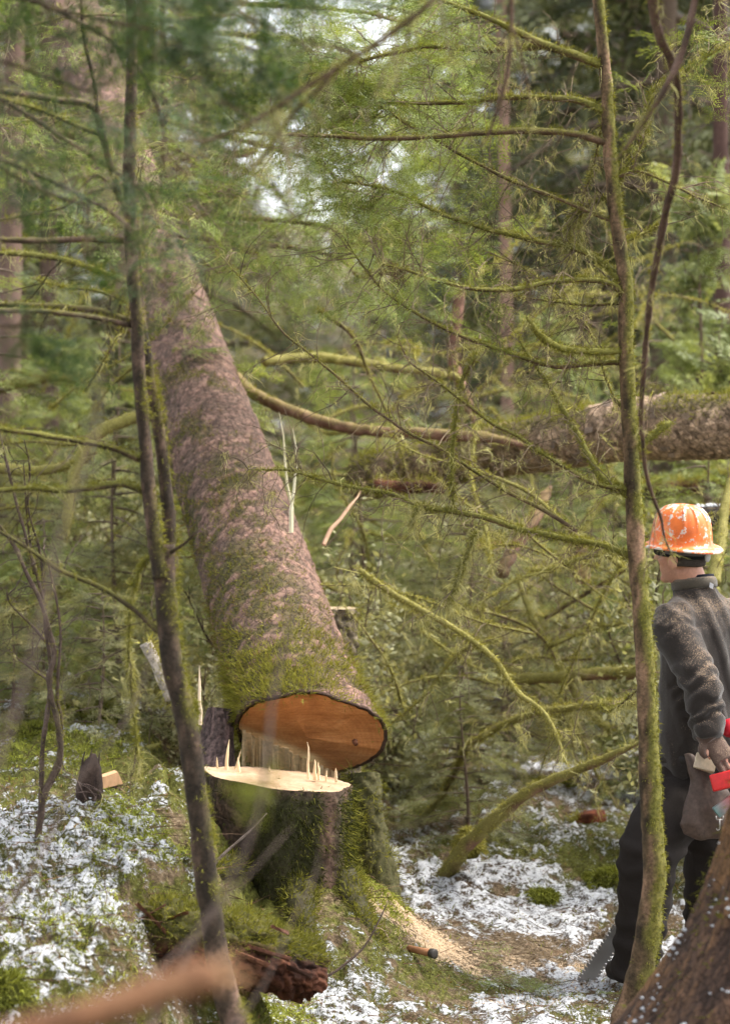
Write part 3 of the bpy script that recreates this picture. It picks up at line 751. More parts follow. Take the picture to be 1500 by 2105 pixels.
def twig(mb, a, d, L, r, sides=3, depth=1, droop=.12, col=(.09, .058, .036)):
    n = 6; p = [a]; d = unit(d)
    for k in range(n - 1):
        p.append(p[-1] + d * L / (n - 1)); d = unit(d + rng.normal(0, .22, 3) + np.array((0, 0, -droop)))
    p = np.array(p); v, f, _ = tube(p, np.linspace(r, r * .35, n), sides, caps=False)
    mb.add(v, f, np.array(col) * rng.uniform(.6, 1.5))
    ends = [(p[-1], d)]
    if depth > 0:
        for k in range(rng.integers(2, 5)):
            i = rng.integers(1, n - 1)
            ends += twig(mb, p[i], unit(p[i + 1] - p[i]) + rng.normal(0, .7, 3), L * rng.uniform(.3, .6), r * .6, sides, depth - 1, droop, col)
    return ends + [(p[i], d) for i in range(2, n - 1)]

def beard(mb, pts, n, lo, hi, wid=.0022, col=LICHEN, jit=.25, segs=5):
    """hanging lichen: wisps gathered in tassels"""
    if n <= 0: return
    g = max(1, n // 7); k = rng.integers(0, len(pts), g)
    L = (lo + (hi - lo) * rng.random(g) ** 2.2) * rng.uniform(.5, 1.1, g)
    kk = np.repeat(np.arange(g), 7)
    b = pts[k][kk] + rng.normal(0, .006, (len(kk), 3))
    d = np.array((0, 0, -.75)) + rng.normal(0, .5, (g, 3))[kk] + rng.normal(0, .45, (len(kk), 3))
    strands(mb, b, d, L[kk] * rng.uniform(.5, 1.1, len(kk)), wid * rng.uniform(.6, 1.5, len(kk)), .22, segs, np.asarray(col) * rng.uniform(.6, 1.15, (len(kk), 1)), jit, .3, .55)

# ---- flat evergreen sprays
def spray_template(nside, needle, L=1.0, width=.55, seed=0, wn=.0):
    """needles of one flat spray of length 1 in the x-y plane: (base, dir, length)"""
    r = np.random.default_rng(seed); b, d, l = [], [], []
    def along(a, dr, ln, cnt):
        for t in np.linspace(.08, 1, cnt):
            for sgn in (-1, 1):
                sd = np.array((-dr[1], dr[0], 0)) * sgn
                b.append(a + dr * ln * t + np.array((0, 0, -.10 * (ln * t) ** 2))); d.append(unit(dr * .55 + sd * .85 + np.array((0, 0, r.normal(0, .18))))); l.append(needle * r.uniform(.7, 1.2))
    ax = np.array((1., 0, 0)); along(np.zeros(3), ax, 1.0, int(nside * 2.2))
    for k in range(nside):
        t = .1 + .85 * k / nside
        sg = 1 if k % 2 else -1; dr = unit(np.array((.75, sg * .8, r.normal(0, .08))))
        ln = width * (1 - t) ** .8 * r.uniform(.7, 1.15) + .05
        along(ax * t, dr, ln, max(3, int(ln * nside * 2.0)))
    return np.array(b), np.array(d), np.array(l)
SPR_FINE = [spray_template(11, .075, seed=k) for k in range(3)]
SPR_HALF = [spray_template(8, .10, seed=40 + k) for k in range(3)]
SPR_MID = [spray_template(7, .13, seed=10 + k) for k in range(3)]
SPR_FAR = [spray_template(4, .24, seed=20 + k) for k in range(3)]

def sprays(mb, base, dirs, size, templ, cols, wrel=.28, up=(0, 0, 1), roll=.5):
    """stamp sprays (one triangle per needle) at base along dirs"""
    n = len(base)
    if n == 0: return
    size = np.broadcast_to(size, (n,)); X = unit(dirs)
    upv = np.asarray(up, float) + rng.normal(0, roll, (n, 3))
    Y = unit(np.cross(upv, X)); Z = np.cross(X, Y); Rm = np.stack([X, Y, Z], -1)
    which = rng.integers(0, len(templ), n)
    for w, (tb, td, tl) in enumerate(templ):
        k = np.where(which == w)[0]
        if not len(k): continue
        B = np.einsum('nij,mj->nmi', Rm[k], tb) * size[k, None, None] + base[k, None]
        D = np.einsum('nij,mj->nmi', Rm[k], td); Lh = tl[None] * size[k, None]
        S = unit(np.cross(D, Z[k, None]) + rng.normal(0, .35, D.shape)) * (Lh * wrel * .5)[..., None]
        v = np.stack([B - S + D * (Lh * .12)[..., None], B + S + D * (Lh * .12)[..., None], B + D * Lh[..., None]], 2).reshape(-1, 3)
        c = np.asarray(cols)[k] if np.ndim(cols) > 1 else np.broadcast_to(cols, (len(k), 3))
        c = np.repeat(c, len(tb), 0) * rng.uniform(.7, 1.3, (len(k) * len(tb), 1))
        mb.add(v, np.arange(len(v)).reshape(-1, 3), np.repeat(c, 3, 0))

NEEDLE = np.array((.10, .135, .03)); NEEDLE_L = np.array((.21, .25, .06)); NEEDLE_D = np.array((.022, .050, .018))

def branch(parent, pts, d, w0, w1, moss=1., hang=1., twigs=1., leaf=0, name='branch', cols=BR, mat='bark_fine', tl=.24, seed=0, sides=9, tcol=(.15, .11, .07), mossc=(MOSS_A, MOSS_B), beardc=LICHEN, leafc=(NEEDLE, NEEDLE_L), hl=(.03, .19), path=None, leafs=.16, dens=1., spr=None, wmul=1.):
    q = px_path(pts, d, .018, .004, seed) if path is None else path
    dm = np.linalg.norm(q - np.array((0, 0, CAMZ)), axis=1)
    r = np.linspace(w0, w1, len(q)) / 2 * dm / F * 1.08 if path is None else np.linspace(w0, w1, len(q)) / 2
    r = r * np.interp(np.linspace(0, 1, len(r)), [0, .9, 1], [1, 1, .3])
    v, f, dd = tube(q, r, sides, .34, 30, seed); k = fbm(v * 26, 3, seed + 2)
    col = pick(cols, (k - .25) * 2)
    ndd = len(dd); up = np.concatenate([dd[:, 2], [0, 0]])
    cover = sstep(.62 - .34 * moss, .75 - .2 * moss, .55 * fbm(v * 9, 2, seed + 7) + .30 * up + .20) * min(1, moss * 1.2)
    col = mixc(col, (mossc[0] + mossc[1]) * .45, cover * .9)
    mb = MB(); mb.add(v, f, col); br = mb.build(name, mat, parent)
    L = np.linalg.norm(np.diff(q, axis=0), axis=1).sum()
    mo = MB(); tips = []
    if twigs:
        tw = MB(); t, u, w = frames(q); s = .06
        n = int(L / .034 * twigs)
        for _ in range(n):
            i = rng.integers(int(len(q) * .06), len(q)); a = rng.random() * 6.28
            dr = t[min(i, len(q) - 1)] * rng.uniform(.2, .9) + (u[i] * math.cos(a) + w[i] * math.sin(a)) * np.array((1, .7, 1)) + np.array((0, 0, -.15))
            tips += twig(tw, q[i], dr, tl * rng.uniform(.25, 1.1), rng.uniform(.0015, .0028), 3, 1, .1, tcol)
        if tw.n:
            o = tw.build('twigs', mat, br, False); o['kind'] = 'stuff'
    if moss:
        wgt = np.clip(cover[:ndd], .03, 1) * np.repeat(r, sides)
        fuzz(mo, v[:ndd], dd, wgt, int(L * 2300 * moss * dens), .005, .017 * (1 + .6 * (wmul - 1)), .0028 * wmul, .45, .62, *mossc)
    if hang:
        src = [q[rng.integers(0, len(q), 400)]]
        if tips: src.append(np.array([a for a, _ in tips]))
        src = np.vstack(src)
        beard(mo, src, int(L * 420 * hang * dens), hl[0], hl[1], .0018 * wmul, beardc, .25, 5 if wmul < 1.3 else 3)
    if mo.n:
        o = mo.build('moss', 'moss', br, False); o['kind'] = 'stuff'
    if leaf and tips:
        lf = MB(); a = np.array([x for x, _ in tips]); dv = np.array([x for _, x in tips])
        fr = np.linalg.norm(a - q[0], axis=1) / L
        kk = np.where(rng.random(len(a)) < leaf * sstep(.25, .7, fr))[0]
        dv = dv[kk]; dv[:, 2] *= .4
        sprays(lf, a[kk], dv, rng.uniform(.5, 1.2, len(kk)) * leafs, spr or SPR_HALF, mixc(leafc[0], leafc[1], rng.random(len(kk))), .30)
        if lf.n: lf.build('foliage', 'leaf', br, False)['kind'] = 'stuff'
    return br, q

def stem(parent, pts, d, w, cols, name='trunk', mat='bark', sides=18, moss=.6, seed=0, bumpy=.16, mossn=3000, lo=.006, hi=.022, side=(.9, -.2, .2), light=.55):
    """a standing stem traced from its base up; w = widths in pixels along it"""
    q = px_path(pts, d, .012, .003, seed)
    dm = np.linalg.norm(q - np.array((0, 0, CAMZ)), axis=1)
    r = np.interp(np.linspace(0, 1, len(q)), np.linspace(0, 1, len(w)), w) / 2 * dm / F
    v, f, dd = tube(q, r, sides, bumpy, 16, seed)
    n = len(dd)
    k = .55 * fbm(v * np.array((60, 60, 22)), 3, seed + 2) + .45 * fbm(v * np.array((14, 14, 7)), 2, seed + 3)
    col = pick(cols, (k - .34) * 3.2)
    sd = np.concatenate([dd @ unit(np.array(side)), [0, 0]])
    cover = sstep(.50, .66, .7 * fbm(v * 7, 3, seed + 5) + .22 * sd + .18 * moss) * min(1., moss * 1.4)
    col = mixc(col, (MOSS_A + MOSS_B) * .42, cover * .85)
    mb = MB(); mb.add(v, f, col); tr = mb.build(name, mat, parent)
    if moss and mossn:
        mo = MB(); fuzz(mo, v[:n], dd + np.array((0, 0, -.35)), np.clip(cover[:n], .015, 1) * np.repeat(r, sides), mossn, lo, hi, .0032, .5, light)
        o = mo.build('moss', 'moss', tr, False); o['kind'] = 'stuff'
    return tr, q

# ---- the sharp mossy sapling on the right
TRK = [(1280, 2150), (1292, 2080), (1305, 2035), (1318, 1985), (1330, 1920), (1340, 1850), (1344, 1770), (1338, 1680), (1333, 1580), (1330, 1480), (1325, 1380), (1320, 1280), (1310, 1160), (1303, 1060), (1298, 960), (1293, 860), (1287, 760), (1285, 660), (1284, 585), (1272, 500), (1262, 400), (1252, 290), (1247, 200), (1238, 100), (1226, -30), (1215, -180)]
b0 = P(1285, 2120, 8.1)
rs = thing('mossy_hemlock_sapling', 'slender mossy sapling with many bare lichened branches standing in front of the worker', 'tree', (b0[0], b0[1], float(G(b0[0], b0[1]))))
TR_C = [(.042, .030, .017), (.125, .082, .045), (.28, .17, .105)]
stem(rs, TRK, 8.1, [66, 54, 46, 44, 43, 40, 38, 36, 34, 32, 31, 30, 29, 27, 25, 22, 18], TR_C, seed=3, moss=.72, mossn=13000, bumpy=.22, lo=.004, hi=.015, light=.5)
D = (8.1, 8.1)
RB = [
 ([(1232, 133), (1180, 112), (1120, 92), (1060, 65), (1020, 45), (960, 20), (880, -10)], (8.1, 7.9), 17, 8, 1.3, 1.0, 1.0, .25),
 ([(1112, 96), (1040, 104), (960, 103), (880, 95), (800, 110), (700, 135), (600, 160), (550, 172)], (8.05, 8.4), 12, 4, 1.0, .8, 1.2, .55),
 ([(1242, 230), (1190, 208), (1130, 202), (1040, 200), (960, 210), (860, 212), (760, 205), (680, 180), (590, 150)], (8.1, 8.6), 13, 4, 1.0, 1.0, 1.2, .45),
 ([(1246, 293), (1180, 275), (1100, 268), (1000, 272), (900, 280), (800, 284), (700, 280), (560, 275), (470, 268)], (8.1, 7.9), 15, 6, .65, .7, 1.0, .22),
 ([(1264, 455), (1220, 440), (1150, 410), (1060, 375), (970, 330), (900, 290), (850, 265), (800, 230), (750, 200), (650, 165)], (8.1, 8.5), 9, 3, .55, .7, 1.0, .2),
 ([(1270, 575), (1240, 540), (1180, 510), (1100, 495), (1040, 480), (980, 465), (920, 445), (860, 415), (800, 390), (750, 380), (690, 372)], (8.1, 8.5), 13, 4, 1.3, 1.2, 1.2, .3),
 ([(1282, 612), (1260, 587), (1200, 575), (1130, 580), (1060, 595), (980, 595), (900, 578), (840, 555), (770, 538)], (8.1, 7.8), 12, 5, 1.0, 1.0, 1.1, .05),
 ([(1280, 622), (1200, 626), (1130, 620), (1056, 608)], (8.1, 8.3), 7, 3, .6, .8, 1.0, 0),
 ([(1284, 745), (1220, 748), (1150, 755), (1100, 745), (1030, 720), (960, 695), (900, 668), (850, 640), (790, 600), (750, 550), (700, 480)], (8.1, 8.4), 10, 4, .8, .9, 1.1, .05),
 ([(1285, 722), (1200, 722), (1150, 715), (1110, 690), (1082, 652)], (8.1, 7.9), 12, 15, 2.2, 1.2, .6, 0),
 ([(1308, 1148), (1230, 1120), (1150, 1105), (1060, 1085), (1000, 1065), (920, 1050), (860, 1040), (800, 1015), (720, 1000), (640, 980), (590, 966), (512, 965)], (8.1, 8.5), 13, 5, 1.7, 1.7, 1.1, 0),
 ([(1186, 1092), (1120, 1050), (1040, 1010), (960, 960), (900, 920), (840, 890), (790, 855), (750, 825), (700, 780), (640, 730), (580, 680), (520, 600), (440, 510)], (8.1, 8.8), 8, 3, .5, .6, .8, 0),
 ([(1298, 1022), (1240, 985), (1210, 940), (1180, 880), (1160, 850), (1120, 780), (1085, 730), (1050, 670)], (8.1, 8.3), 17, 4, 2.0, 1.3, 1.0, 0),
 ([(1292, 1005), (1220, 995), (1160, 960), (1110, 930), (1060, 895), (1010, 870), (960, 830), (920, 800), (880, 770), (840, 740), (815, 690)], (8.1, 7.9), 10, 4, 1.0, 1.0, 1.0, 0),
 ([(1265, 365), (1310, 352), (1370, 375), (1430, 405), (1495, 432)], (8.1, 8.0), 7, 3, .7, .8, .9, .1),
 ([(1275, 500), (1320, 480), (1372, 448)], (8.1, 8.2), 6, 3, 1.3, 2.2, .8, 0),
 ([(1262, 385), (1290, 340), (1318, 300), (1330, 250), (1340, 185), (1395, 150), (1470, 105), (1540, 80)], (8.1, 8.3), 8, 4, 1.8, 2.4, 1.2, .15),
 ([(1300, 915), (1325, 905), (1350, 885), (1378, 866)], (8.1, 8.1), 13, 14, 2.4, .3, .2, 0),
 ([(1240, 232), (1220, 330), (1195, 420), (1190, 520)], (8.1, 8.2), 5, 2, .9, 2.4, .7, 0),
 ([(1262, 400), (1200, 430), (1170, 470), (1165, 520)], (8.15, 8.25), 9, 8, 2.4, 2.8, .4, 0),
 ([(1290, 860), (1250, 790), (1220, 700), (1180, 640), (1090, 560), (1010, 520)], (8.1, 8.5), 6, 3, .7, 1.0, 1.0, .1),
 ([(978, 730), (950, 780), (937, 850), (930, 950), (932, 1050)], (8.2, 8.3), 9, 6, 1.6, 1.2, .5, 0),
 ([(1325, 1405), (1250, 1462), (1220, 1425)], (8.1, 8.2), 5, 3, 1.0, 1.2, .4, 0),
]
for k, (pts, d, w0, w1, mo_, ha, tw_, lf_) in enumerate(RB):
    branch(rs, pts, d, w0, w1, mo_, ha * 1.25, tw_ * 1.25, lf_ * .7, seed=100 + 7 * k, tl=.28)
# heavy lichen tassels
for k, (pts, hn) in enumerate([([(975, 1095), (955, 1150), (930, 1215), (920, 1245)], 4.0), ([(1180, 430), (1165, 480), (1168, 530)], 5.0), ([(860, 1040), (845, 1075)], 5.0)]):
    branch(rs, pts, 8.2, 7, 5, 2.2, hn * 2, .3, 0, 'moss_tassel', seed=400 + k, hl=(.05, .2))
# tangle of dead twigs caught in the branches
nb = MB(); c0 = P(818, 560, 8.1)
for _ in range(60):
    twig(nb, c0 + rng.normal(0, .022, 3) * np.array((1.3, 1, .7)), rng.normal(size=3) * np.array((1, .8, .6)), rng.uniform(.03, .09), .0011, 3, 1, .05, (.085, .045, .025))
nb.build('twig_tangle', 'bark_fine', rs, False)['kind'] = 'stuff'

# ---- bare stems arching in at the upper right, closer to the camera
vs = thing('crooked_bare_stem', 'crooked bare brown stem arching down past the sapling at upper right', 'branch', P(1385, 200, 6.4))
VC = [(.06, .038, .026), (.11, .065, .045), (.16, .10, .075)]
branch(vs, [(1330, -60), (1340, -5), (1352, 65), (1377, 122), (1390, 180), (1392, 260), (1388, 350), (1370, 425), (1355, 500), (1340, 580), (1330, 660), (1322, 760), (1318, 860), (1325, 960), (1342, 1022), (1357, 1062), (1366, 1110), (1392, 1162)], (6.4, 7.2), 20, 5, .5, .35, .12, 0, cols=VC, seed=5, sides=12)
branch(vs, [(1440, -60), (1430, -10), (1415, 60), (1393, 128), (1360, 190), (1312, 260), (1266, 328)], (6.4, 6.3), 15, 9, .4, .4, .1, 0, cols=VC, seed=6, sides=12)
vd = thing('hanging_bare_twig', 'thin dark bare twig hanging from the top edge left of the sapling', 'branch', P(1045, 140, 5.6))
branch(vd, [(1048, -80), (1050, -10), (1050, 60), (1045, 140), (1030, 200), (1005, 270), (978, 312)], (5.5, 5.6), 10, 5, .1, .2, .1, 0, cols=VC, seed=7)
branch(vd, [(1052, 60), (1070, 120), (1085, 180), (1092, 245)], (5.5, 5.6), 6, 3, .1, .3, .1, 0, cols=VC, seed=8)

# ---- twin-stemmed sapling on the left
b0 = P(492, 2130, 6.9)
ls = thing('forked_sapling', 'dark twin-stemmed sapling in front of the felled trunk at left', 'tree', (b0[0], b0[1], float(G(b0[0], b0[1]))))
LC = [(.030, .022, .015), (.062, .042, .028), (.15, .095, .07)]
stem(ls, [(510, 2190), (488, 2110), (468, 2050), (446, 1950), (430, 1850), (418, 1750), (405, 1640), (395, 1550), (380, 1460), (357, 1370), (345, 1270), (338, 1190), (335, 1120)], 6.9, [62, 54, 48, 46, 44, 44, 44, 46, 48], LC, seed=21, moss=.35, mossn=3500, side=(.4, 0, .6))
stem(ls, [(330, 1190), (320, 1120), (312, 1060), (305, 1000), (300, 920), (292, 840), (285, 760), (283, 680), (275, 580), (268, 480), (265, 380), (268, 280), (270, 150), (270, -40)], 6.88, [34, 30, 27, 27, 26, 26, 27, 27, 25, 22, 20], LC, 'stem', seed=22, moss=.25, mossn=1500)
stem(ls, [(348, 1190), (350, 1130), (345, 1050), (335, 960), (325, 880), (310, 790), (300, 720), (290, 660), (285, 600), (282, 520), (280, 440)], 6.95, [34, 29, 27, 26, 25, 24, 22, 18, 12], LC, 'stem', seed=23, moss=.25, mossn=1500)
LB = [
 ([(288, 945), (230, 920), (150, 905), (60, 890), (-40, 876)], (6.9, 6.7), 13, 9, .9, .3, .2),
 ([(296, 1010), (255, 995), (200, 1000), (130, 1008), (60, 1005), (-40, 1012)], (6.9, 6.8), 15, 9, 1.2, .5, .2),
 ([(275, 662), (210, 640), (120, 632), (-30, 625)], (6.9, 6.9), 13, 10, .4, .2, .2),
 ([(272, 668), (190, 652), (90, 640), (-30, 636)], (6.9, 6.6), 11, 9, .4, .2, .2),
 ([(268, 582), (200, 555), (130, 535), (60, 525), (-30, 518)], (6.9, 7.2), 12, 9, 1.0, .4, .2),
 ([(266, 497), (180, 492), (80, 495), (-30, 490)], (6.9, 6.7), 14, 11, .3, .2, .15),
 ([(262, 445), (225, 340), (212, 285), (200, 235), (180, 215), (110, 205), (50, 195), (-30, 182)], (6.9, 6.5), 14, 13, .3, .3, .15),
 ([(208, 278), (150, 255), (80, 225), (-20, 195)], (6.75, 6.6), 9, 7, .9, .4, .2),
 ([(200, 232), (192, 160), (175, 80), (165, -30)], (6.6, 6.5), 8, 6, .2, .2, .2),
 ([(330, 1305), (270, 1250), (190, 1200), (120, 1170), (60, 1130), (-30, 1075)], (6.9, 6.9), 12, 6, .5, .3, .5),
 ([(340, 1140), (375, 1120), (408, 1090)], (6.9, 6.8), 10, 4, .2, 0, .0),
 ([(320, 1140), (290, 1165), (270, 1230), (265, 1330), (272, 1430), (283, 1560), (290, 1610)], (6.95, 7.2), 8, 5, 1.6, 1.6, .3),
 ([(255, 620), (200, 600), (130, 590), (60, 570)], (6.9, 7.2), 6, 3, .8, .6, .5),
 ([(270, 440), (200, 360), (140, 420), (60, 440), (-20, 455)], (6.9, 6.6), 7, 5, .4, .3, .2),
]
for k, (pts, d, w0, w1, mo_, ha, tw_) in enumerate(LB):
    branch(ls, pts, d, w0, w1, mo_, ha, tw_, 0, cols=LC, seed=500 + 5 * k, tcol=(.06, .04, .026))

# ---- bare shrub at the far left
b0 = P(80, 1745, 7.9)
sh = thing('bare_shrub', 'leafless thin-stemmed shrub rising from the snowy moss at far left', 'shrub', (b0[0], b0[1], float(G(b0[0], b0[1]))))
SHC = [(.05, .035, .028), (.095, .065, .05), (.14, .10, .08)]
for k, (pts, w0, w1) in enumerate([([(78, 1775), (80, 1720), (90, 1640), (112, 1585), (124, 1545), (118, 1480), (100, 1400), (112, 1340), (88, 1250), (60, 1190), (28, 1120), (0, 1080), (-40, 1030)], 14, 7),
                                   ([(76, 1770), (84, 1650), (88, 1540), (98, 1470), (105, 1380), (95, 1300), (90, 1240), (70, 1160), (40, 1050), (15, 950), (0, 880)], 11, 5),
                                   ([(90, 1640), (115, 1590), (125, 1560), (128, 1480), (118, 1420), (125, 1300), (105, 1180), (90, 1130)], 9, 4),
                                   ([(105, 1330), (60, 1280), (20, 1240), (12, 1210)], 6, 3), ([(90, 1250), (85, 1150), (60, 1050), (62, 960), (50, 900)], 6, 3), ([(100, 1400), (60, 1370), (10, 1330)], 5, 2), ([(70, 1180), (55, 1050), (50, 950)], 5, 3)]):
    branch(sh, pts, (7.9, 7.7), w0, w1, .25, .1, .35, 0, 'stem', SHC, seed=600 + k, tl=.2, tcol=(.08, .055, .045))

# ------------------------------------------------------------------ understory: mossy limbs lying and leaning behind the stump
YM = (np.array((.14, .13, .026)), np.array((.36, .33, .09)))
UB = [
 ('red_barked_limb', 'bare reddish limb stretching from the felled trunk to the fallen log', [(440, 752, 13.7), (478, 772, 13.6), (520, 808, 13.3), (580, 838), (650, 862), (720, 880), (800, 888), (900, 893), (1000, 900), (1090, 918)], (13.0, 12.6), 22, 22, .45, .5, .1),
 ('leaning_mossy_limb', 'thick mossy limb leaning up from a moss clump towards the sapling', [(893, 1830), (915, 1800), (955, 1740), (1010, 1690), (1070, 1640), (1140, 1600), (1220, 1570), (1330, 1520)], (11.0, 9.9), 34, 12, 1.6, .7, .2),
 ('forked_mossy_limb', 'thin mossy limb rising to the right from a bend above the snow', [(862, 1690), (905, 1640), (940, 1575), (965, 1532), (1030, 1492), (1120, 1462), (1200, 1452), (1330, 1440)], (12.1, 10.4), 11, 15, 2.0, 1.2, .3),
 ('descending_mossy_limb', 'shaggy pale-green limb slanting down right of the felled trunk', [(738, 1172), (800, 1215), (880, 1262), (950, 1302), (1010, 1350), (1060, 1420), (1120, 1470), (1165, 1570)], (10.4, 10.0), 13, 10, 2.2, 2.0, .5),
 ('horizontal_mossy_limb', 'shaded mossy limb level behind the sapling at the worker\'s elbow height', [(1340, 1380), (1220, 1385), (1140, 1392), (1040, 1398)], (11.5, 12), 26, 20, 1.4, .6, .2),
 ('arched_mossy_limb', 'thick furry moss limb arching behind the left sapling', [(330, 850), (280, 858), (220, 880), (178, 915), (155, 970), (142, 1040), (138, 1110)], (11.5, 11.2), 26, 18, 1.8, .9, .2),
 ('level_mossy_limb', 'yellow-green mossy limb reaching in level from the left edge', [(-60, 955), (0, 962), (60, 968), (140, 958), (200, 930)], (11.6, 11.4), 24, 14, 1.8, 1.0, .2),
 ('low_mossy_limb', 'slanting mossy limb lying on the bank left of the stump', [(170, 1610), (215, 1575), (265, 1555), (330, 1530)], (10.6, 10.6), 22, 14, 1.8, .6, .2),
 ('ascending_mossy_limb', 'mossy limb crossing level behind the upright splinters', [(540, 745), (640, 735), (720, 742), (820, 758), (930, 772), (960, 820)], (13.5, 14), 20, 14, 1.6, 1.0, .4),
 ('drooping_mossy_limb', 'moss-bearded limb at far left below the sapling branches', [(-40, 800), (40, 790), (110, 775), (180, 785)], (13.5, 13.5), 24, 16, 1.8, 1.6, .3),
 ('leaning_thin_pole', 'thin reddish dead pole slanting behind the sapling branches', [(945, 590), (935, 680), (930, 740), (955, 810), (975, 870)], (15, 15), 22, 18, .2, .2, .1),
 ('dead_brown_pole', 'brown dead pole slanting through the dim undergrowth', [(1030, 1180), (1060, 1120), (1100, 1060), (1130, 1000)], (12.5, 13), 26, 22, .3, .3, .1),
 ('mossy_crossing_pole', 'mossy thin pole slanting beside the worker\'s shoulder', [(1250, 1500), (1190, 1440), (1130, 1330), (1090, 1260), (1060, 1180)], (11.5, 12.5), 16, 12, 1.4, 1.0, .3),
 ('mossy_upright_stick', 'mossy crooked stick at the right edge beside the hard hat', [(1465, 1200), (1478, 1120), (1490, 1040), (1510, 960), (1530, 900)], (10.5, 11), 24, 16, 1.0, .5, .2),
]
for k, (nm, lab, pts, d, w0, w1, mo_, ha, tw_) in enumerate(UB):
    e = thing(nm, lab, 'branch', P(pts[0][0], pts[0][1], d[0]))
    branch(e, pts, d, w0, w1, mo_, ha, tw_, 0, 'limb', [(.09, .05, .035), (.19, .095, .065), (.27, .15, .11)], seed=700 + 3 * k, mossc=YM, hl=(.05, .22), sides=12, dens=.6, wmul=1.35)
# shaggy moss clump at the foot of the leaning limb
def cushion(name, label, c, r, n, lo=.03, hi=.07, cols=YM, flat=.8):
    c = np.asarray(c, float); th = rng.random(n) * 6.28; cz = rng.random(n) * 1.15 - .15; s = np.sqrt(np.clip(1 - cz * cz, 0, 1))
    d = np.stack([s * np.cos(th), s * np.sin(th), cz], -1)
    mb = MB()
    rr = r * (.45 + 1.1 * fbm(d * 2.6 + c, 2, 5))
    vv, ff, _ = tube(np.array([c + np.array((0, 0, z)) for z in np.linspace(-.6 * r, .82 * r * flat, 7)]), r * np.array([.7, .82, .86, .82, .7, .48, .1]), 14, .3, 12, 2)
    mb.add(vv, ff, cols[0] * .6)
    strands(mb, c + d * (rr * np.array((1, 1, flat))[:, None]).T * .82, d + rng.normal(0, .4, (n, 3)), rng.uniform(lo, hi, n) * .7, rng.uniform(.004, .008, n), .8, 2, mixc(cols[0], cols[1], rng.random(n)))
    o = mb.build(name, 'moss', smooth=False); return tag(o, label, 'moss')
cushion('moss_clump', 'shaggy moss clump hanging at the foot of the leaning limb', P(963, 1745, 10.85), .065, 1900, flat=1.4)
for lab, x, y, d, r, fl_ in [('round bright moss cushion on the snow right of the bent limb', 1090, 1572, 12.6, .085, .7), ('small moss cushion on snow right of the round bright one', 1160, 1570, 13, .055, .6),
                        ('flat mossy hummock against the sapling foot behind the worker\'s knee', 1255, 1725, 11.0, .12, .5), ('mossy twiggy hummock in the middle of the snowy clearing', 1110, 1745, 10.7, .085, .45),
                        ('dark green moss hummock at the left edge in front of the bank', 5, 1830, 7.0, .11, .9), ('moss hummock at the bank top behind the broken stub', 60, 1580, 10.8, .15, .6), ('moss hummock on the bank behind the shrub stems', 190, 1545, 11.2, .16, .6)]:
    q = P(x, y, d); q[2] = float(GZ(q[0], q[1])) - r * .12; cushion('moss_cushion', lab, q, r * 1.1, 1700, cols=(MOSS_A, np.array((.24, .26, .05))), flat=fl_)

def where(x, d):
    for lim, ph in ((130, 'by the left edge beyond the bare shrub'), (330, 'beyond the forked sapling'), (560, 'hidden beyond the felled trunk'), (760, 'just right of the felled trunk'), (1000, 'beyond the shaggy slanting limb'), (1270, 'left of the slender mossy sapling'), (1400, 'beyond the slender sapling and hard hat'), (9999, 'by the right edge beyond the worker')):
        if x < lim: break
    for lim, rw in ((12.2, 'front-row'), (14.1, 'second-row'), (16.2, 'middle-row'), (19, 'fourth-row'), (24, 'back-row'), (33, 'forest-edge'), (47, 'mid-forest'), (999, 'far-off')):
        if d < lim: break
    return rw, ph
# tangled moss-draped dead branches of the brush
tang = 'moss-draped dead branches in the brush'
for k in range(104):
    left = k % 3 == 0
    x = rng.uniform(-60, 330) if left else rng.uniform(620, 1480); y = rng.uniform(620, 1480) if left else rng.uniform(560, 1480); d = rng.uniform(10.8, 15.5)
    if k >= 84: left = False; x = rng.uniform(760, 1330); y = rng.uniform(1120, 1500); d = rng.uniform(10.7, 13)
    if not left and 740 < y < 1090: d = rng.uniform(13.9, 15.8)
    a = P(x, y, d); gz = float(G(a[0], a[1])); a[2] = max(a[2], gz)
    L = rng.uniform(.5, 1.5); dr = unit(np.array((rng.normal(0, 1), rng.normal(0, .5), rng.normal(.1, .5))))
    pts = [a]
    for _ in range(5):
        pts.append(pts[-1] + dr * L / 5); dr = unit(dr + rng.normal(0, .22, 3) + np.array((0, 0, -.06)))
    pts = np.array(pts); pts[:, 2] = np.maximum(pts[:, 2], G(pts[:, 0], pts[:, 1]) + .02)
    wd = rng.uniform(.010, .028); dz = pts[-1][2] - pts[0][2]; rw, ph = where(x, d)
    lab = '%s %s %s%s dead branch%s, %s' % (rw, 'stout' if wd > .02 else 'thin', 'long ' if L > 1.1 else 'short ' if L < .75 else '', 'mossy', ' rising ' + ('left' if pts[-1][0] < pts[0][0] else 'right') if dz > .15 else ' drooping ' + ('left' if pts[-1][0] < pts[0][0] else 'right') if dz < -.15 else ' lying level', ph)
    e = thing('brush_branch', lab, 'branch', tuple(a), tang)
    branch(e, None, None, wd, .005, rng.uniform(.8, 1.8), rng.uniform(.8, 2.2), .45, 0, 'limb', seed=900 + k, path=cat_rom(pts, .03), mossc=YM, sides=6, tl=.3, hl=(.04, .2), dens=.32, wmul=1.8)

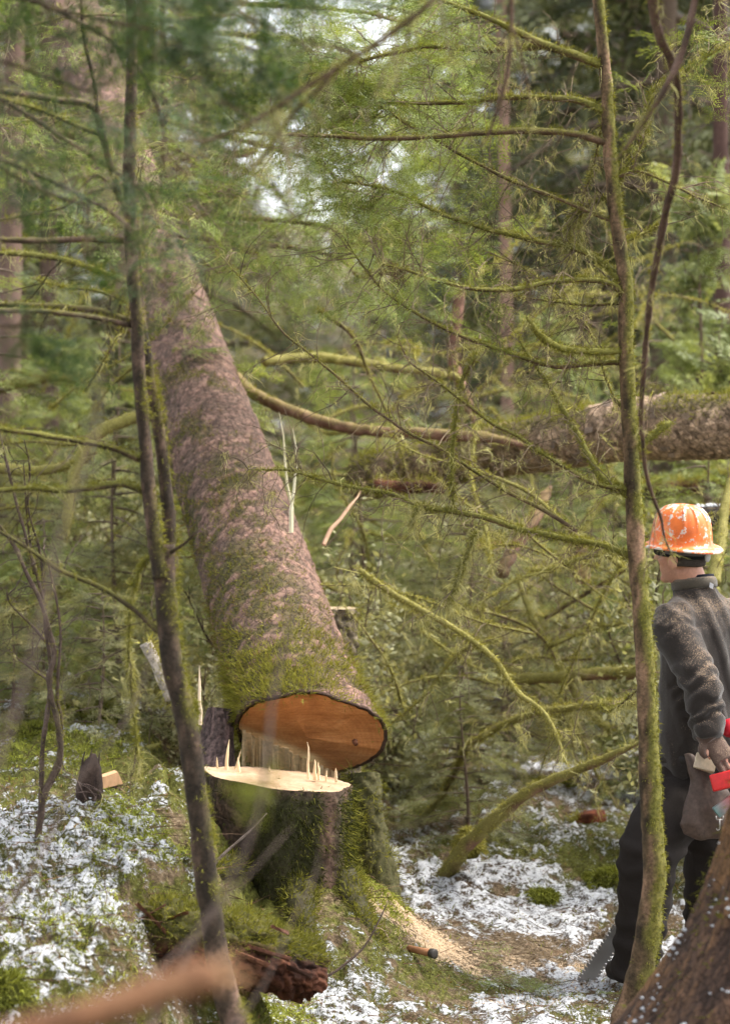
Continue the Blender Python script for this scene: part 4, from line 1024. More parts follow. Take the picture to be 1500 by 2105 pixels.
# ------------------------------------------------------------------ young evergreens and shrubs of the understory (shared meshes, each plant an object)
def young_hemlock(seed, H, Rr, nb, templ, size, c0, c1, spacing=.075, droop=.25, trunk_r=.02, bare=.05, wrel=.34):
    global rng
    keep = rng; rng = np.random.default_rng(seed)
    tr, cr = MB(), MB()
    pth = np.stack([.03 * np.sin(np.linspace(0, 5, 12)), .03 * np.cos(np.linspace(0, 4, 12)), np.linspace(-.05, H, 12)], -1)
    v, f, _ = tube(pth, np.linspace(trunk_r, trunk_r * .15, 12), 8, .15, 20, seed); tr.add(v, f, (.15, .105, .075))
    B, Dv, Sz, Cc = [], [], [], []
    for k in range(nb):
        h = bare + (1 - bare) * ((k + rng.random()) / nb); az = k * 2.4 + rng.normal(0, .4); L = Rr * (1.05 - h * .85) * rng.uniform(.6, 1.15)
        d = np.array((math.cos(az), math.sin(az), rng.uniform(-.05, .35))); p = np.array((0, 0, h * H)); n = max(4, int(L / spacing)); pp = [p]
        for i in range(n):
            d = unit(d + np.array((0, 0, -droop * 1.0 / n * 2)) + rng.normal(0, .05, 3)); p = p + d * L / n; pp.append(p)
            if i > n * .12:
                side = unit(np.cross(d, (0, 0, 1)))
                for sg in (-1, 1):
                    B.append(p); Dv.append(d * .7 + side * sg * .8 + rng.normal(0, .15, 3) + np.array((0, 0, -.12))); Sz.append(size * rng.uniform(.7, 1.2) * (1.15 - .6 * i / n)); Cc.append(mixc(c0, c1, np.array([rng.random() ** 1.3]))[0])
        B.append(p); Dv.append(d); Sz.append(size); Cc.append(c1)
        pp = np.array(pp); v, f, _ = tube(pp, np.linspace(trunk_r * .35, trunk_r * .08, len(pp)), 4, caps=False); tr.add(v, f, (.15, .11, .08))
    sprays(cr, np.array(B), np.array(Dv), np.array(Sz), templ, np.array(Cc), wrel)
    rng = keep
    mt, mc = tr.mesh('trunk'), cr.mesh('foliage', False)
    mt.materials.append(MAT['bark_fine']); mc.materials.append(MAT['leaf'])
    return mt, mc
def plant(name, label, cat, group, meshes, loc, rz, sc, names=('trunk', 'crown')):
    e = thing(name, label, cat, loc, group); e.rotation_euler = (0, 0, rz); e.scale = (sc, sc, sc)
    for nm, me in zip(names, meshes):
        o = bpy.data.objects.new(nm, me); COL.objects.link(o); o.parent = e
    return e
GREY_G = np.array((.16, .17, .09)); OLIVE = np.array((.32, .29, .12))
YH = [young_hemlock(1, 1.6, .8, 34, SPR_MID, .19, GREY_G * .9, np.array((.22, .235, .10))), young_hemlock(2, 1.3, .9, 30, SPR_MID, .2, GREY_G, OLIVE), young_hemlock(3, 2.1, .9, 40, SPR_MID, .2, np.array((.12, .16, .05)), np.array((.25, .29, .09))), young_hemlock(4, 1.1, .75, 28, SPR_MID, .18, np.array((.15, .16, .085)), np.array((.30, .30, .15)))]
g = 'young hemlocks of the understory'
spots = []
r2 = np.random.default_rng(5)
for row, (d, xs, n) in enumerate([(11.4, (-120, 260), 4), (11.6, (760, 1500), 5), (13, (-200, 500), 6), (13.2, (640, 1600), 8), (15, (-110, 1610), 13), (17.5, (-110, 1610), 12), (20.5, (-110, 1610), 12)]):
    for i in range(n):
        x = xs[0] + (xs[1] - xs[0]) * (i + .5 + r2.uniform(-.35, .35)) / n; dd = d + r2.uniform(-.6, .6)
        if dd < 14 and 760 < x < 1330 and r2.random() < .7: continue
        q = P(x, 1000, dd); spots.append((q[0], q[1], x))
spots = [s_ for s_ in spots if -110 < s_[2] < 1610]
for k, (x, y, xp) in enumerate(spots):
    rw, ph = where(xp, y)
    if abs(x - STX) < .45 and y < 11.5: continue
    plant('young_hemlock', '%s %s young hemlock %s' % (rw, ('grey-green', 'olive', 'fresh green', 'pale')[k % 4], ph), 'tree', g, YH[k % 4], (x, y, float(G(x, y)) - .03), r2.random() * 6.28, r2.uniform(.75, 1.25) * (.62 if y < 12.2 else 1))

# broad-leaved shrubs: small leaf blades in loose clusters
def leafy(seed, H, Rr, n, leaf, c0, c1):
    global rng
    keep = rng; rng = np.random.default_rng(seed)
    tr, cr = MB(), MB(); tips = []
    for k in range(9):
        az = k * 2.4; d = np.array((math.cos(az) * .45, math.sin(az) * .45, 1.)); tips += twig(tr, np.zeros(3), d, H * rng.uniform(.6, 1.), .009, 4, 2, .02, (.11, .07, .05))
    a = np.array([t[0] for t in tips]); k = rng.integers(0, len(a), n)
    b = a[k] + rng.normal(0, .06 * H, (n, 3)); d = rng.normal(size=(n, 3)) + np.array((0, 0, -.1)); d = unit(d)
    s = unit(np.cross(d, rng.normal(size=(n, 3)) * .5 + np.array((0, 0, 1.)))); L = rng.uniform(.6, 1.3, n)[:, None] * leaf
    nn = np.cross(d, s)
    v = np.stack([b, b + d * L * .5 + s * L * .28 + nn * L * .05, b + d * L, b + d * L * .5 - s * L * .28 + nn * L * .05], 1).reshape(-1, 3)
    c = mixc(c0, c1, rng.random(n)) * rng.uniform(.75, 1.25, (n, 1))
    cr.add(v, np.arange(4 * n).reshape(-1, 4), np.repeat(c, 4, 0)); rng = keep
    mt, mc = tr.mesh('stems'), cr.mesh('leaves', False); mt.materials.append(MAT['bark_fine']); mc.materials.append(MAT['leaf']); return mt, mc
LS = [leafy(31, 1.2, .6, 5200, .035, np.array((.16, .17, .09)), np.array((.33, .33, .18))), leafy(32, .8, .6, 4200, .032, np.array((.18, .18, .095)), np.array((.36, .35, .20)))]
g = 'small-leaved shrubs of the undergrowth'
for k in range(44):
    d = r2.uniform(11.0, 18); x = r2.uniform(-100, 1600); rw, ph = where(x, d); q = P(x, 1000, d)
    if abs(q[0] - STX) < .4 and d < 11.4: continue
    if d < 14 and (820 < x < 1340 or x < 430): continue
    szs = r2.uniform(.6, 1.2)
    plant('undergrowth_shrub', '%s %s%s small-leaved shrub %s' % (rw, 'low ' if szs < .78 else 'tall ' if szs > 1.02 else '', ('grey-green', 'pale green')[k % 2], ph), 'shrub', g, LS[k % 2], (q[0], q[1], float(G(q[0], q[1])) - .02), r2.random() * 6.28, szs, ('stems', 'leaves'))
for lab, x, y0, y1, d, wid, nl in [('bright yellow-green leafy young tree behind the sapling at the right edge', 1435, 350, 660, 17, 85, 5200), ('smaller leafy young tree at the right edge above the fallen log', 1500, 640, 790, 15, 70, 2500), ('leafy green young tree between the fallen log and the sapling', 1160, 600, 800, 19, 110, 3000)]:
    a, b_ = P(x, y0, d), P(x, y1, d); c = (a + b_) / 2; gz = float(G(c[0], c[1])); e = thing('leafy_young_tree', lab, 'tree', (c[0], c[1], gz))
    tr, cr = MB(), MB(); pth = cat_rom(np.array([[c[0] - .1, c[1], gz - .1], [c[0] + .05, c[1], gz + .8], [c[0], c[1], c[2]], a - np.array((0, 0, .1))]), .1); v, f, _ = tube(pth, np.linspace(.022, .006, len(pth)), 8, .1, 10, 3); tr.add(v, f, (.13, .085, .06))
    nt_ = 46; tips = []
    for _ in range(nt_):
        i = rng.integers(int(len(pth) * .55), len(pth)); tips += twig(tr, pth[i], rng.normal(size=3) * np.array((1, 1, .5)), wid * d / F * rng.uniform(.5, 1.3), .005, 4, 1, .08, (.13, .085, .06))
    tips = np.array([t[0] for t in tips]); k = rng.integers(0, len(tips), nl // 22)
    sprays(cr, tips[k], rng.normal(size=(len(k), 3)) + np.array((0, 0, -.3)), rng.uniform(.12, .24, len(k)), SPR_FAR, mixc((.15, .19, .07), (.32, .36, .15), rng.random(len(k))), .6)
    tr.build('trunk', 'bark_fine', e); cr.build('crown', 'leaf', e, False)

# ------------------------------------------------------------------ forest behind: boughed conifers and bare trunks
def conifer(seed, H, Rr, nb, c0, c1, snow=.0, bare=.06, trunk_r=.16, size=.75, droop=.55):
    mt, mc = young_hemlock(seed, H, Rr, nb, SPR_FAR, size, c0, c1, .30, droop, trunk_r, bare, .36)
    return mt, mc
def snowy(seed, H, Rr, nb, bare, droop=.55):
    global rng
    keep = rng; rng = np.random.default_rng(seed); mb = MB()
    for k in range(nb):
        if k % 3: continue
        h = bare + (1 - bare) * (k + .5) / nb; az = k * 2.4; L = Rr * (1.05 - h * .85); d = np.array((math.cos(az), math.sin(az), .15)); p = np.array((0, 0, h * H)); n = 14; c = []
        for i in range(n):
            d = unit(d + np.array((0, 0, -droop * 2 / n))); p = p + d * L / n; c += [p + rng.normal(0, .08, 3) * np.array((1, 1, .2)) + np.array((0, 0, .05)) for _ in range(4)]
        lumps(mb, np.array(c), rng.uniform(.05, .14, len(c)), .4)
    rng = keep
    me = mb.mesh('snow'); me.materials.append(MAT['snow']); return me
DG0, DG1 = np.array((.075, .095, .055)), np.array((.20, .22, .11))
CF = [conifer(61, 11, 3.0, 58, DG0, DG1), conifer(62, 14, 3.4, 64, DG0, np.array((.17, .18, .08))), conifer(63, 9, 2.8, 60, np.array((.09, .105, .055)), np.array((.22, .225, .11))), conifer(64, 16, 3.6, 66, DG0 * .8, DG1 * .8, bare=.02)]
SNW = [snowy(71, 11, 3.0, 70, .06), snowy(72, 14, 3.4, 80, .06), snowy(73, 9, 2.8, 60, .06), snowy(74, 16, 3.6, 84, .02)]
TREES = [(-150, 27, 0), (60, 31, 1), (250, 36, 0), (430, 31, 3), (930, 52, 2), (1085, 36, 2), (1160, 44, 0), (1290, 27, 3), (1370, 24, 3), (1480, 30, 1), (1600, 26, 3), (1700, 34, 1), (-320, 36, 3), (180, 46, 3), (1040, 58, 1), (1300, 45, 1), (1430, 48, 3), (20, 52, 1), (-200, 48, 1), (1560, 50, 3), (300, 62, 3), (1180, 64, 3), (-80, 68, 3), (1350, 70, 1), (1650, 66, 3), (140, 70, 3)]
ALBL = {3: 'dark brown-shadowed conifer behind the felled trunk left of the sky gap', 5: 'pale green conifer right of the sky gap behind the sapling branches', 8: 'dark green conifer filling the top right behind the sapling', 7: 'dark conifer directly behind the sapling top'}
for k, (x, d, vi) in enumerate(TREES):
    q = P(x, 900, d); z = float(G(q[0], q[1]))
    lab = ALBL.get(k, '%s %s conifer %s' % (where(x, d)[0], ('dark green', 'tall green', 'lighter green', 'very dark')[vi], where(x, d)[1]))
    e = plant('conifer', lab, 'tree', None if k in ALBL else 'distant conifers of the forest', CF[vi], (q[0], q[1], z - .2), r2.random() * 6.28, r2.uniform(.85, 1.15) * (1.0 if d < 40 else 1.1) * (.72 if k in (3, 5) else 1))
    if k in (4, 5, 6, 14, 1, 9, 12, 20):
        o = bpy.data.objects.new('snow', SNW[vi]); COL.objects.link(o); o.parent = e
for lab, x, d, w, c in [('pinkish bare trunk standing blurred left of the sapling', 1032, 23, 26, (.26, .16, .12)), ('brown trunk standing blurred at the left edge', 30, 21, 46, (.17, .11, .085)),
                     ('brown trunk blurred behind the left sapling branches', 110, 26, 34, (.13, .085, .065)), ('dark trunk at the right edge behind the leafy bush', 1492, 19, 34, (.09, .05, .04)), ('thin trunk blurred beside the pinkish one', 945, 26, 18, (.16, .10, .08))]:
    q = P(x, 900, d); z = float(G(q[0], q[1])); hh = 9
    pth = np.stack([q[0] + .06 * np.sin(np.linspace(0, 3, 60) + x), np.full(60, q[1]), np.linspace(z - .1, z + hh, 60)], -1)
    vv, ff, dd = tube(pth, np.linspace(w * d / F / 2 * 1.15, w * d / F / 2 * .7, 60), 20, .12, 9, int(x))
    e = thing('standing_dead_tree', lab, 'tree', (q[0], q[1], z)); mb = MB(); mb.add(vv, ff, pick([np.array(c) * .5, c, np.array(c) * 1.5], fbm(vv * 8, 3, 4))); mb.build('trunk', 'bark', e)
    tw = MB()
    for _ in range(26):
        i = rng.integers(5, 58); a = rng.random() * 6.28; twig(tw, pth[i], np.array((math.cos(a), math.sin(a), -.1)), rng.uniform(.4, 1.3), .010, 4, 1, .12, (.10, .075, .055))
    tw.build('dead_branches', 'bark_fine', e, False)['kind'] = 'stuff'

# ---- hemlock just behind the felled trunk, its green boughs in the top centre
HB = thing('green_boughed_hemlock', 'hemlock with fresh green boughs reaching over the felled trunk at top left', 'tree', (P(345, 900, 14.0)[0], 14.0, float(G(P(345, 900, 14.0)[0], 14.0))))
q = P(345, 900, 14.0); pth = np.stack([np.full(80, q[0]) + .03 * np.sin(np.linspace(0, 6, 80)), np.full(80, 14.0), np.linspace(float(G(q[0], 14.0)) - .05, 6.0, 80)], -1)
vv, ff, _ = tube(pth, np.linspace(.018, .012, 80), 14, .15, 12, 3); mb = MB(); mb.add(vv, ff, pick(LC, fbm(vv * 12, 3, 6))); mb.build('trunk', 'bark', HB)
for k, (pts, d) in enumerate([([(345, 60), (660, 90), (760, 140), (860, 165), (915, 165)], (14.0, 10.0)), ([(345, 210), (680, 190), (780, 205), (880, 235)], (14.0, 10.5)), ([(345, 90), (480, 110), (400, 160), (330, 150)], (14.0, 10.5)), ([(345, 330), (520, 310), (430, 330), (330, 300), (200, 320), (60, 300)], (14.0, 10.0)),
                              ([(345, 420), (500, 400), (420, 440), (300, 470), (150, 450)], (14.0, 10.2)), ([(345, 440), (640, 460), (720, 500), (800, 490), (880, 510)], (14.0, 10.5)), ([(345, 250), (640, 330), (700, 400), (760, 420)], (14.0, 11)), ([(345, 0), (700, 20), (800, 40), (900, 70)], (14.0, 10.4)),
                              ([(345, 150), (450, 180), (300, 230), (120, 240), (-20, 260)], (14.0, 9.8)), ([(345, 340), (480, 380), (380, 400), (250, 380)], (14.0, 9.6)), ([(345, 130), (640, 200), (720, 250), (800, 300)], (14.0, 10.8)), ([(345, -30), (480, 20), (380, 40), (200, 30), (20, 60)], (14.0, 10)), ([(345, 480), (660, 520), (740, 570), (800, 560)], (14.0, 11.3)), ([(345, 500), (520, 520), (460, 560), (420, 540)], (14.0, 11.5))]):
    branch(HB, pts, d, 12, 4, .35, .5, .75, .13 if pts[-1][0] < 585 else .30, 'bough', seed=1500 + k, tl=.40, leafs=.15, dens=.5, wmul=1.4, leafc=(np.array((.12, .165, .04)), np.array((.27, .34, .09))))

# ------------------------------------------------------------------ the worker
def loft(mb, rings, sides=22):
    """rings: (centre, axis_a, axis_b) ellipses"""
    th = np.arange(sides) * 2 * math.pi / sides
    v = np.array([c + np.cos(th)[:, None] * a + np.sin(th)[:, None] * b for c, a, b in rings]).reshape(-1, 3)
    n = len(rings); f = [grid_faces(n, sides)]
    v = np.vstack([v, rings[0][0], rings[-1][0]]); j = np.arange(sides); j2 = (j + 1) % sides
    f.append(np.stack([np.full(sides, n * sides), j2, j], -1)); f.append(np.stack([np.full(sides, n * sides + 1), (n - 1) * sides + j, (n - 1) * sides + j2], -1))
    mb.add(v, f)
def limb(mb, pts, rad, sides=18, step=.02):
    q = np.array([np.append(p, r) for p, r in zip(pts, rad)]); q = cat_rom(q, step)
    v, f, _ = tube(q[:, :3], q[:, 3], sides); mb.add(v, f)
def blob(mb, c, ax, ay, az, sides=16, rows=9):
    t = np.linspace(-.97, .97, rows); s = np.sqrt(1 - t * t)
    loft(mb, [(np.asarray(c) + np.asarray(az) * k, np.asarray(ax) * r, np.asarray(ay) * r) for k, r in zip(t, s)], sides)
def fuse(mb, name, mat, voxel, parent, smooth=6, deform=None, color=(.5, .5, .5)):
    """weld overlapping volumes into ONE continuous skin, then shape and colour it"""
    me = mb.mesh(name + '_raw'); o = bpy.data.objects.new(name + '_raw', me); COL.objects.link(o)
    r = o.modifiers.new('r', 'REMESH'); r.mode = 'VOXEL'; r.voxel_size = voxel; r.use_smooth_shade = True
    s = o.modifiers.new('s', 'SMOOTH'); s.factor = .5; s.iterations = smooth
    me2 = evaluate(o, name); bpy.data.objects.remove(o)
    n = len(me2.vertices); v = np.zeros(n * 3, np.float32); me2.vertices.foreach_get('co', v); v = v.reshape(-1, 3).astype(float)
    nr = np.zeros(n * 3, np.float32); me2.vertices.foreach_get('normal', nr); nr = nr.reshape(-1, 3).astype(float)
    if deform is not None: v = deform(v, nr); me2.vertices.foreach_set('co', v.astype(np.float32).ravel())
    c = color(v, nr) if callable(color) else np.broadcast_to(np.asarray(color, float), (n, 3))
    while len(me2.color_attributes): me2.color_attributes.remove(me2.color_attributes[0])
    at = me2.color_attributes.new('Col', 'FLOAT_COLOR', 'POINT'); at.data.foreach_set('color', np.concatenate([c, np.ones((n, 1))], 1).astype(np.float32).ravel())
    me2.polygons.foreach_set('use_smooth', np.ones(len(me2.polygons), bool)); me2.materials.clear(); me2.materials.append(MAT[mat]); me2.update()
    return link(name, me2, parent)

WF = unit(np.array((-.72, .69, 0))); WL = np.array((-WF[1], WF[0], 0)); ZU = np.array((0, 0, 1.))     # forward, his left, up
WD = 9.42
def J(x, y, d=WD): return P(x, y, d)
hipL, kneeL, ankL, toeL = J(1392, 1628, 9.36), J(1338, 1755, 9.24), J(1308, 1968, 9.28), J(1283, 2010, 9.30)
hipR, kneeR, ankR, toeR = J(1462, 1628, 9.55), J(1452, 1800, 9.62), J(1446, 1968, 9.66), J(1405, 1995, 9.72)
shL, elL, wrL, haL = J(1382, 1288, 9.28), J(1442, 1412, 9.16), J(1456, 1512, 9.12), J(1480, 1548, 9.10)
shR, elR, wrR, haR = J(1512, 1285, 9.62), J(1560, 1420, 9.66), J(1545, 1510, 9.50), J(1530, 1545, 9.42)
HF = unit(np.array((-.80, .60, -.06))); HL = unit(np.cross(ZU, HF)); HU = np.cross(HF, HL)
hc = J(1401, 1132, 9.40)

bd = MB()
# head: skull, face wedge, jaw, brow, nose, chin, ears
blob(bd, hc + HU * .02, HF * .098, HL * .076, HU * .115)
blob(bd, hc + HF * .035 - HU * .045, HF * .062, HL * .058, HU * .085)
blob(bd, hc + HF * .078 - HU * .105, HF * .022, HL * .026, HU * .02)
limb(bd, [hc + HF * .090 + HU * .02, hc + HF * .108 - HU * .01, hc + HF * .118 - HU * .032], [.010, .012, .015], 10, .01)
blob(bd, hc + HF * .086 - HU * .068, HF * .016, HL * .026, HU * .012)
for sg in (1, -1):
    blob(bd, hc + HL * .084 * sg - HF * .004 - HU * .042, HF * .022, HL * .013, HU * .036, 10, 7)
    blob(bd, hc + HF * .080 + HL * .034 * sg + HU * .018, HF * .016, HL * .022, HU * .012, 10, 7)
    blob(bd, hc + HF * .060 + HL * .050 * sg - HU * .03, HF * .022, HL * .018, HU * .026, 10, 7)
nb_ = J(1428, 1225, 9.42)
limb(bd, [hc - HU * .06 - HF * .015, hc * .5 + nb_ * .5 - HF * .01 - HU * .03, nb_], [.058, .060, .068])
tc = [J(1442, 1580), J(1445, 1480), J(1448, 1390), J(1448, 1310), J(1442, 1255)]
loft(bd, [(c, WL * a, WF * b) for c, a, b in zip(tc, (.15, .145, .165, .18, .12), (.10, .10, .11, .11, .085))])
for a_, e_, w_, h_ in ((shL, elL, wrL, haL), (shR, elR, wrR, haR)):
    limb(bd, [a_, a_ * .5 + e_ * .5, e_, e_ * .5 + w_ * .5, w_], [.052, .047, .040, .038, .029])
# hands: palm, four bent fingers of different length, thumb from the side of the palm
def hand(mb, wr, pal, fin_dir, across, curl, thick=1.0):
    pd = unit(pal - wr); nrm = unit(np.cross(pd, across))
    loft(mb, [(wr, across * .026 * thick, nrm * .020 * thick), (wr * .5 + pal * .5, across * .038 * thick, nrm * .019 * thick), (pal + pd * .03, across * .042 * thick, nrm * .017 * thick)], 14)
    for k, (off, L) in enumerate(zip((.031, .011, -.011, -.030), (.078, .088, .082, .064))):
        b0_ = pal + pd * .026 + across * off * thick; d1 = unit(pd + curl * .35); d2 = unit(pd * .3 + curl); d3 = unit(-pd * .55 + curl * .8)
        p1 = b0_ + d1 * L * .45; p2 = p1 + d2 * L * .33; p3 = p2 + d3 * L * .27
        limb(mb, [b0_ - pd * .015, p1, p2, p3], np.array([.0105, .0100, .0092, .0075]) * thick, 10, .008)
    t0 = wr * .6 + pal * .4 + across * .030 * thick; t1 = t0 + unit(pd * .6 + across * .8) * .035; t2 = t1 + unit(pd + curl * .6) * .032
    limb(mb, [t0, t1, t2], np.array([.015, .012, .009]) * thick, 10, .008)
acL = unit(np.cross(unit(haL - wrL), unit(np.array((.5, -1., .1))))); cuL = unit(np.array((.35, .75, -.35)))
acR = unit(np.cross(unit(haR - wrR), unit(np.array((.9, .2, .1))))); cuR = unit(np.array((-.5, .4, -.3)))
hand(bd, wrL, haL, None, acL, cuL, .8); hand(bd, wrR, haR, None, acR, cuR, .8)
for h_, k_, a_, t_o in ((hipL, kneeL, ankL, toeL), (hipR, kneeR, ankR, toeR)):
    limb(bd, [h_, h_ * .5 + k_ * .5, k_, k_ * .6 + a_ * .4, a_], [.082, .072, .055, .052, .038])
    limb(bd, [a_ - WF * .04 - ZU * .045, a_ + WF * .03 - ZU * .05, a_ + WF * .08 - ZU * .06], [.022, .024, .016], 14)
def skin_col(v, nr):
    c = np.tile(np.array((.50, .26, .18)), (len(v), 1))
    red = np.exp(-((v - (hc + HL * .078 - HU * .02)) ** 2).sum(1) / .03 ** 2) + np.exp(-((v - (nb_ + ZU * .05)) ** 2).sum(1) / .06 ** 2)
    c = mixc(c, np.array((.50, .17, .12)), np.clip(red, 0, 1) * .7)
    st = np.clip(1 - np.abs(((v - (hc - HU * .09)) @ HU)) / .045, 0, 1) * (((v - hc) @ HF) > .0)
    return mixc(c, np.array((.24, .14, .11)), st * .35)
person = fuse(bd, 'person', 'skin', .0088, None, 3, None, skin_col)
tag(person, 'worker in orange hard hat and dusty dark fleece seen from behind, looking left', 'person')

# fleece jacket
jk = MB()
hemc = [(1436, 1592, .182, .140), (1438, 1540, .188, .146), (1440, 1470, .186, .148), (1444, 1400, .196, .148), (1447, 1340, .212, .146), (1446, 1290, .214, .138), (1440, 1252, .175, .118), (1432, 1225, .105, .092), (1426, 1203, .078, .080)]
loft(jk, [(J(x, y), WL * a, WF * b) for x, y, a, b in hemc], 30)
limb(jk, [shL + np.array((.06, .08, .03)), shL, shL * .5 + elL * .5, elL, elL * .5 + wrL * .5, wrL + (wrL - elL) * .04], [.080, .086, .080, .076, .066, .058])
limb(jk, [shR - np.array((.06, .08, -.03)), shR, shR * .5 + elR * .5, elR, elR * .5 + wrR * .5, wrR], [.080, .086, .078, .072, .062, .055])
def jk_deform(v, nr):
    # folds: long drapes on the back, rings where the sleeve bunches
    ax = unit(wrL - shL); s = (v - shL) @ ax; rad = np.linalg.norm(v - shL - s[:, None] * ax, axis=1)
    arm = sstep(.13, .10, rad) * sstep(-.06, .05, s)
    wob = fbm(v * 9, 2, 3)
    ringf = np.sin(s * 2 * math.pi / .075 + 9.0 * (wob - .5) * 2 + 1.5 * ((v - shL) @ np.array((.8, .2, -.2))) * 10)
    amt = .0022 + .0042 * sstep(.13, .24, s) * sstep(.46, .36, s) + .004 * sstep(.30, .38, s)
    fold = arm * np.clip(ringf + .25, -.6, 1) * amt
    q = v @ unit(np.array((.85, .35, .25))) * 1.0
    drape = np.sin(q * 2 * math.pi / .075 + 7 * (fbm(v * np.array((4, 4, 2.2)), 2, 8) - .5) + (v[:, 2] - 1.2) * 5)
    back = (1 - arm) * np.clip(drape, -.4, 1) * .0052
    wr_ = ((1 - np.abs(fbm(v * np.array((13, 13, 7)), 2, 12) * 2 - 1)) ** 5 - .4) * .004
    lowhem = .006 * sstep(.035, .0, np.abs(v[:, 2] - (J(1438, 1582)[2])))
    return v + nr * (fold + back + wr_ - lowhem)[:, None]
fuse(jk, 'fleece_jacket', 'fleece', .0088, person, 4, jk_deform, (.030, .0245, .0215))
# collar band, loop tag, under-shirt
def band(name, mat, c, a, b, h, th, parent, col, tiltv=0, sides=40, part=(0, 1), seed=3):
    ths = np.linspace(part[0], part[1], sides) * 2 * math.pi; full = part == (0, 1)
    prof = [(1, 0), (1 + th, .15), (1 + th * 1.2, .6), (1 + th * .6, 1), (1 - th * .2, .95), (1 - th * .2, .05)]
    rows = []
    for k, hz in prof: rows.append(c + (np.cos(ths)[:, None] * a + np.sin(ths)[:, None] * b) * k + h * hz + tiltv * np.sin(ths)[:, None] * ZU)
    v = np.array(rows).transpose(1, 0, 2)
    v = v + .002 * (fbm(v * 30, 2, seed)[..., None] - .5)
    mb = MB(); mb.add(v.reshape(-1, 3), grid_faces(sides, len(prof))); mb.c = [np.tile(np.asarray(col, float), (mb.n, 1))]; return mb.build(name, mat, parent)
cc = J(1427, 1212, 9.42)
col_ = band('collar', 'fleece', cc, WL * .082 + ZU * .002, WF * .080 - ZU * .012, ZU * .042 + WF * .006, .10, person, (.080, .068, .052))
band('shirt_collar', 'cloth', cc + ZU * .034, WL * .072, WF * .070 - ZU * .008, ZU * .022, .06, person, (.012, .013, .02))
tg = J(1461, 1204, 9.33); mb = MB(); vv, ff = box_pts(tg, unit(WL + ZU * .35) * -.012, (ZU * .9 + WF * -.2) * .010, -WF * .0012); mb.add(vv, ff, (.42, .42, .45)); mb.build('care_tag', 'cloth', person, False)

# trousers
tr = MB()
pel = J(1430, 1590)
loft(tr, [(J(1434, 1545), WL * .165, WF * .13), (J(1432, 1600), WL * .172, WF * .138), (J(1428, 1650), WL * .172, WF * .135), (J(1424, 1690), WL * .12, WF * .11)], 26)
limb(tr, [hipL, hipL * .5 + kneeL * .5, kneeL + WF * .012, kneeL * .55 + ankL * .45, ankL, ankL - ZU * .085], [.112, .124, .118, .102, .094, .100])
limb(tr, [hipR, hipR * .5 + kneeR * .5, kneeR, kneeR * .55 + ankR * .45, ankR, ankR - ZU * .05], [.108, .100, .090, .086, .084, .086])
def tr_deform(v, nr):
    wob = fbm(v * 7, 2, 5); f = np.sin(v[:, 2] * 2 * math.pi / .10 + 8 * (wob - .5) + v[:, 0] * 12)
    bunch = sstep(.45, .05, v[:, 2]) * .006 + .0025 + .006 * np.exp(-((v[:, 2] - kneeL[2]) / .09) ** 2)
    ridge = ((1 - np.abs(fbm(v * np.array((9, 9, 5)), 2, 17) * 2 - 1)) ** 5 - .4) * .007
    return v + nr * (np.clip(f, -.5, 1) * bunch + ridge)[:, None]
fuse(tr, 'work_trousers', 'cloth', .0105, person, 3, tr_deform, (.0165, .0125, .0105))
bl = J(1434, 1562); band('belt', 'leather', bl, WL * .178, WF * .142, ZU * .035, .015, person, (.016, .012, .01))
# boots
for nm, a_ in (('boot', ankL), ('boot', ankR)):
    bt = MB(); limb(bt, [a_ + ZU * .03, a_ - ZU * .03, a_ - ZU * .05 + WF * .02], [.058, .06, .055]); limb(bt, [a_ - ZU * .055 - WF * .05, a_ - ZU * .058 + WF * .06, a_ - ZU * .066 + WF * .13], [.045, .048, .036])
    fuse(bt, nm, 'leather', .009, person, 3, None, (.022, .017, .013))
# gloves over both hands, cuffs dusty with sawdust
for wr, pal, ac, cu in ((wrL, haL, acL, cuL), (wrR, haR, acR, cuR)):
    gm = MB(); hand(gm, wr + (wr - pal) * .3, pal, None, ac, cu, 1.22); limb(gm, [wr - (pal - wr) * .35, wr * .7 + pal * .3], [.047, .046], 16, .01)
    fuse(gm, 'work_glove', 'fleece', .0045, person, 3, lambda v, n: v + n * (.004 * (fbm(v * 45, 2, 3) - .5))[:, None], (.085, .055, .042))

# hard hat: ribbed dome and full brim
HX = unit(np.array((-.80, .60, 0))); 
hb = J(1399, 1122, 9.40)
hu = unit(ZU + np.array((.035, -.10, 0))); hf = unit(HX - hu * (HX @ hu)); hl = np.cross(hu, hf)
th = np.linspace(0, 2 * math.pi, 160, endpoint=False)
prof = [(1.36, -.004), (1.375, .001), (1.33, .006), (1.20, .008), (1.08, .011), (1.025, .019), (1.005, .036), (.985, .060), (.94, .086), (.865, .111), (.76, .132), (.62, .149), (.44, .160), (.23, .166), (.03, .167)]
rows, wear = [], []
for k, (r_, h_) in enumerate(prof):
    ribs = np.exp(-((((th / (2 * math.pi) * 12) + .5) % 1 - .5) / .11) ** 2)
    on = sstep(.075, .10, h_) * sstep(.168, .150, h_)
    ca, sb_ = np.cos(th)[:, None], np.sin(th)[:, None]
    rr = r_ * (1 + .045 * ribs * on)[:, None]
    lift = (-.009 * np.cos(th) ** 2 * 1.0 if h_ < .022 else 0 * th)[:, None]
    rows.append(hb + hf * ca * rr * .121 + hl * sb_ * rr * .108 + hu * (h_ * .98 + lift * sstep(1.05, 1.3, r_) + (.004 * ribs * on)[:, None]))
    wear.append(np.stack([ribs * on + (.5 if r_ > 1.3 else 0) + .25 * sstep(.15, .168, h_), 0 * th, 0 * th], -1))
hv = np.array(rows); hm = MB(); hm.add(hv.reshape(-1, 3), grid_faces(len(prof), 160), np.array(wear).reshape(-1, 3))
hat = hm.build('hard_hat', 'hat_paint', person)
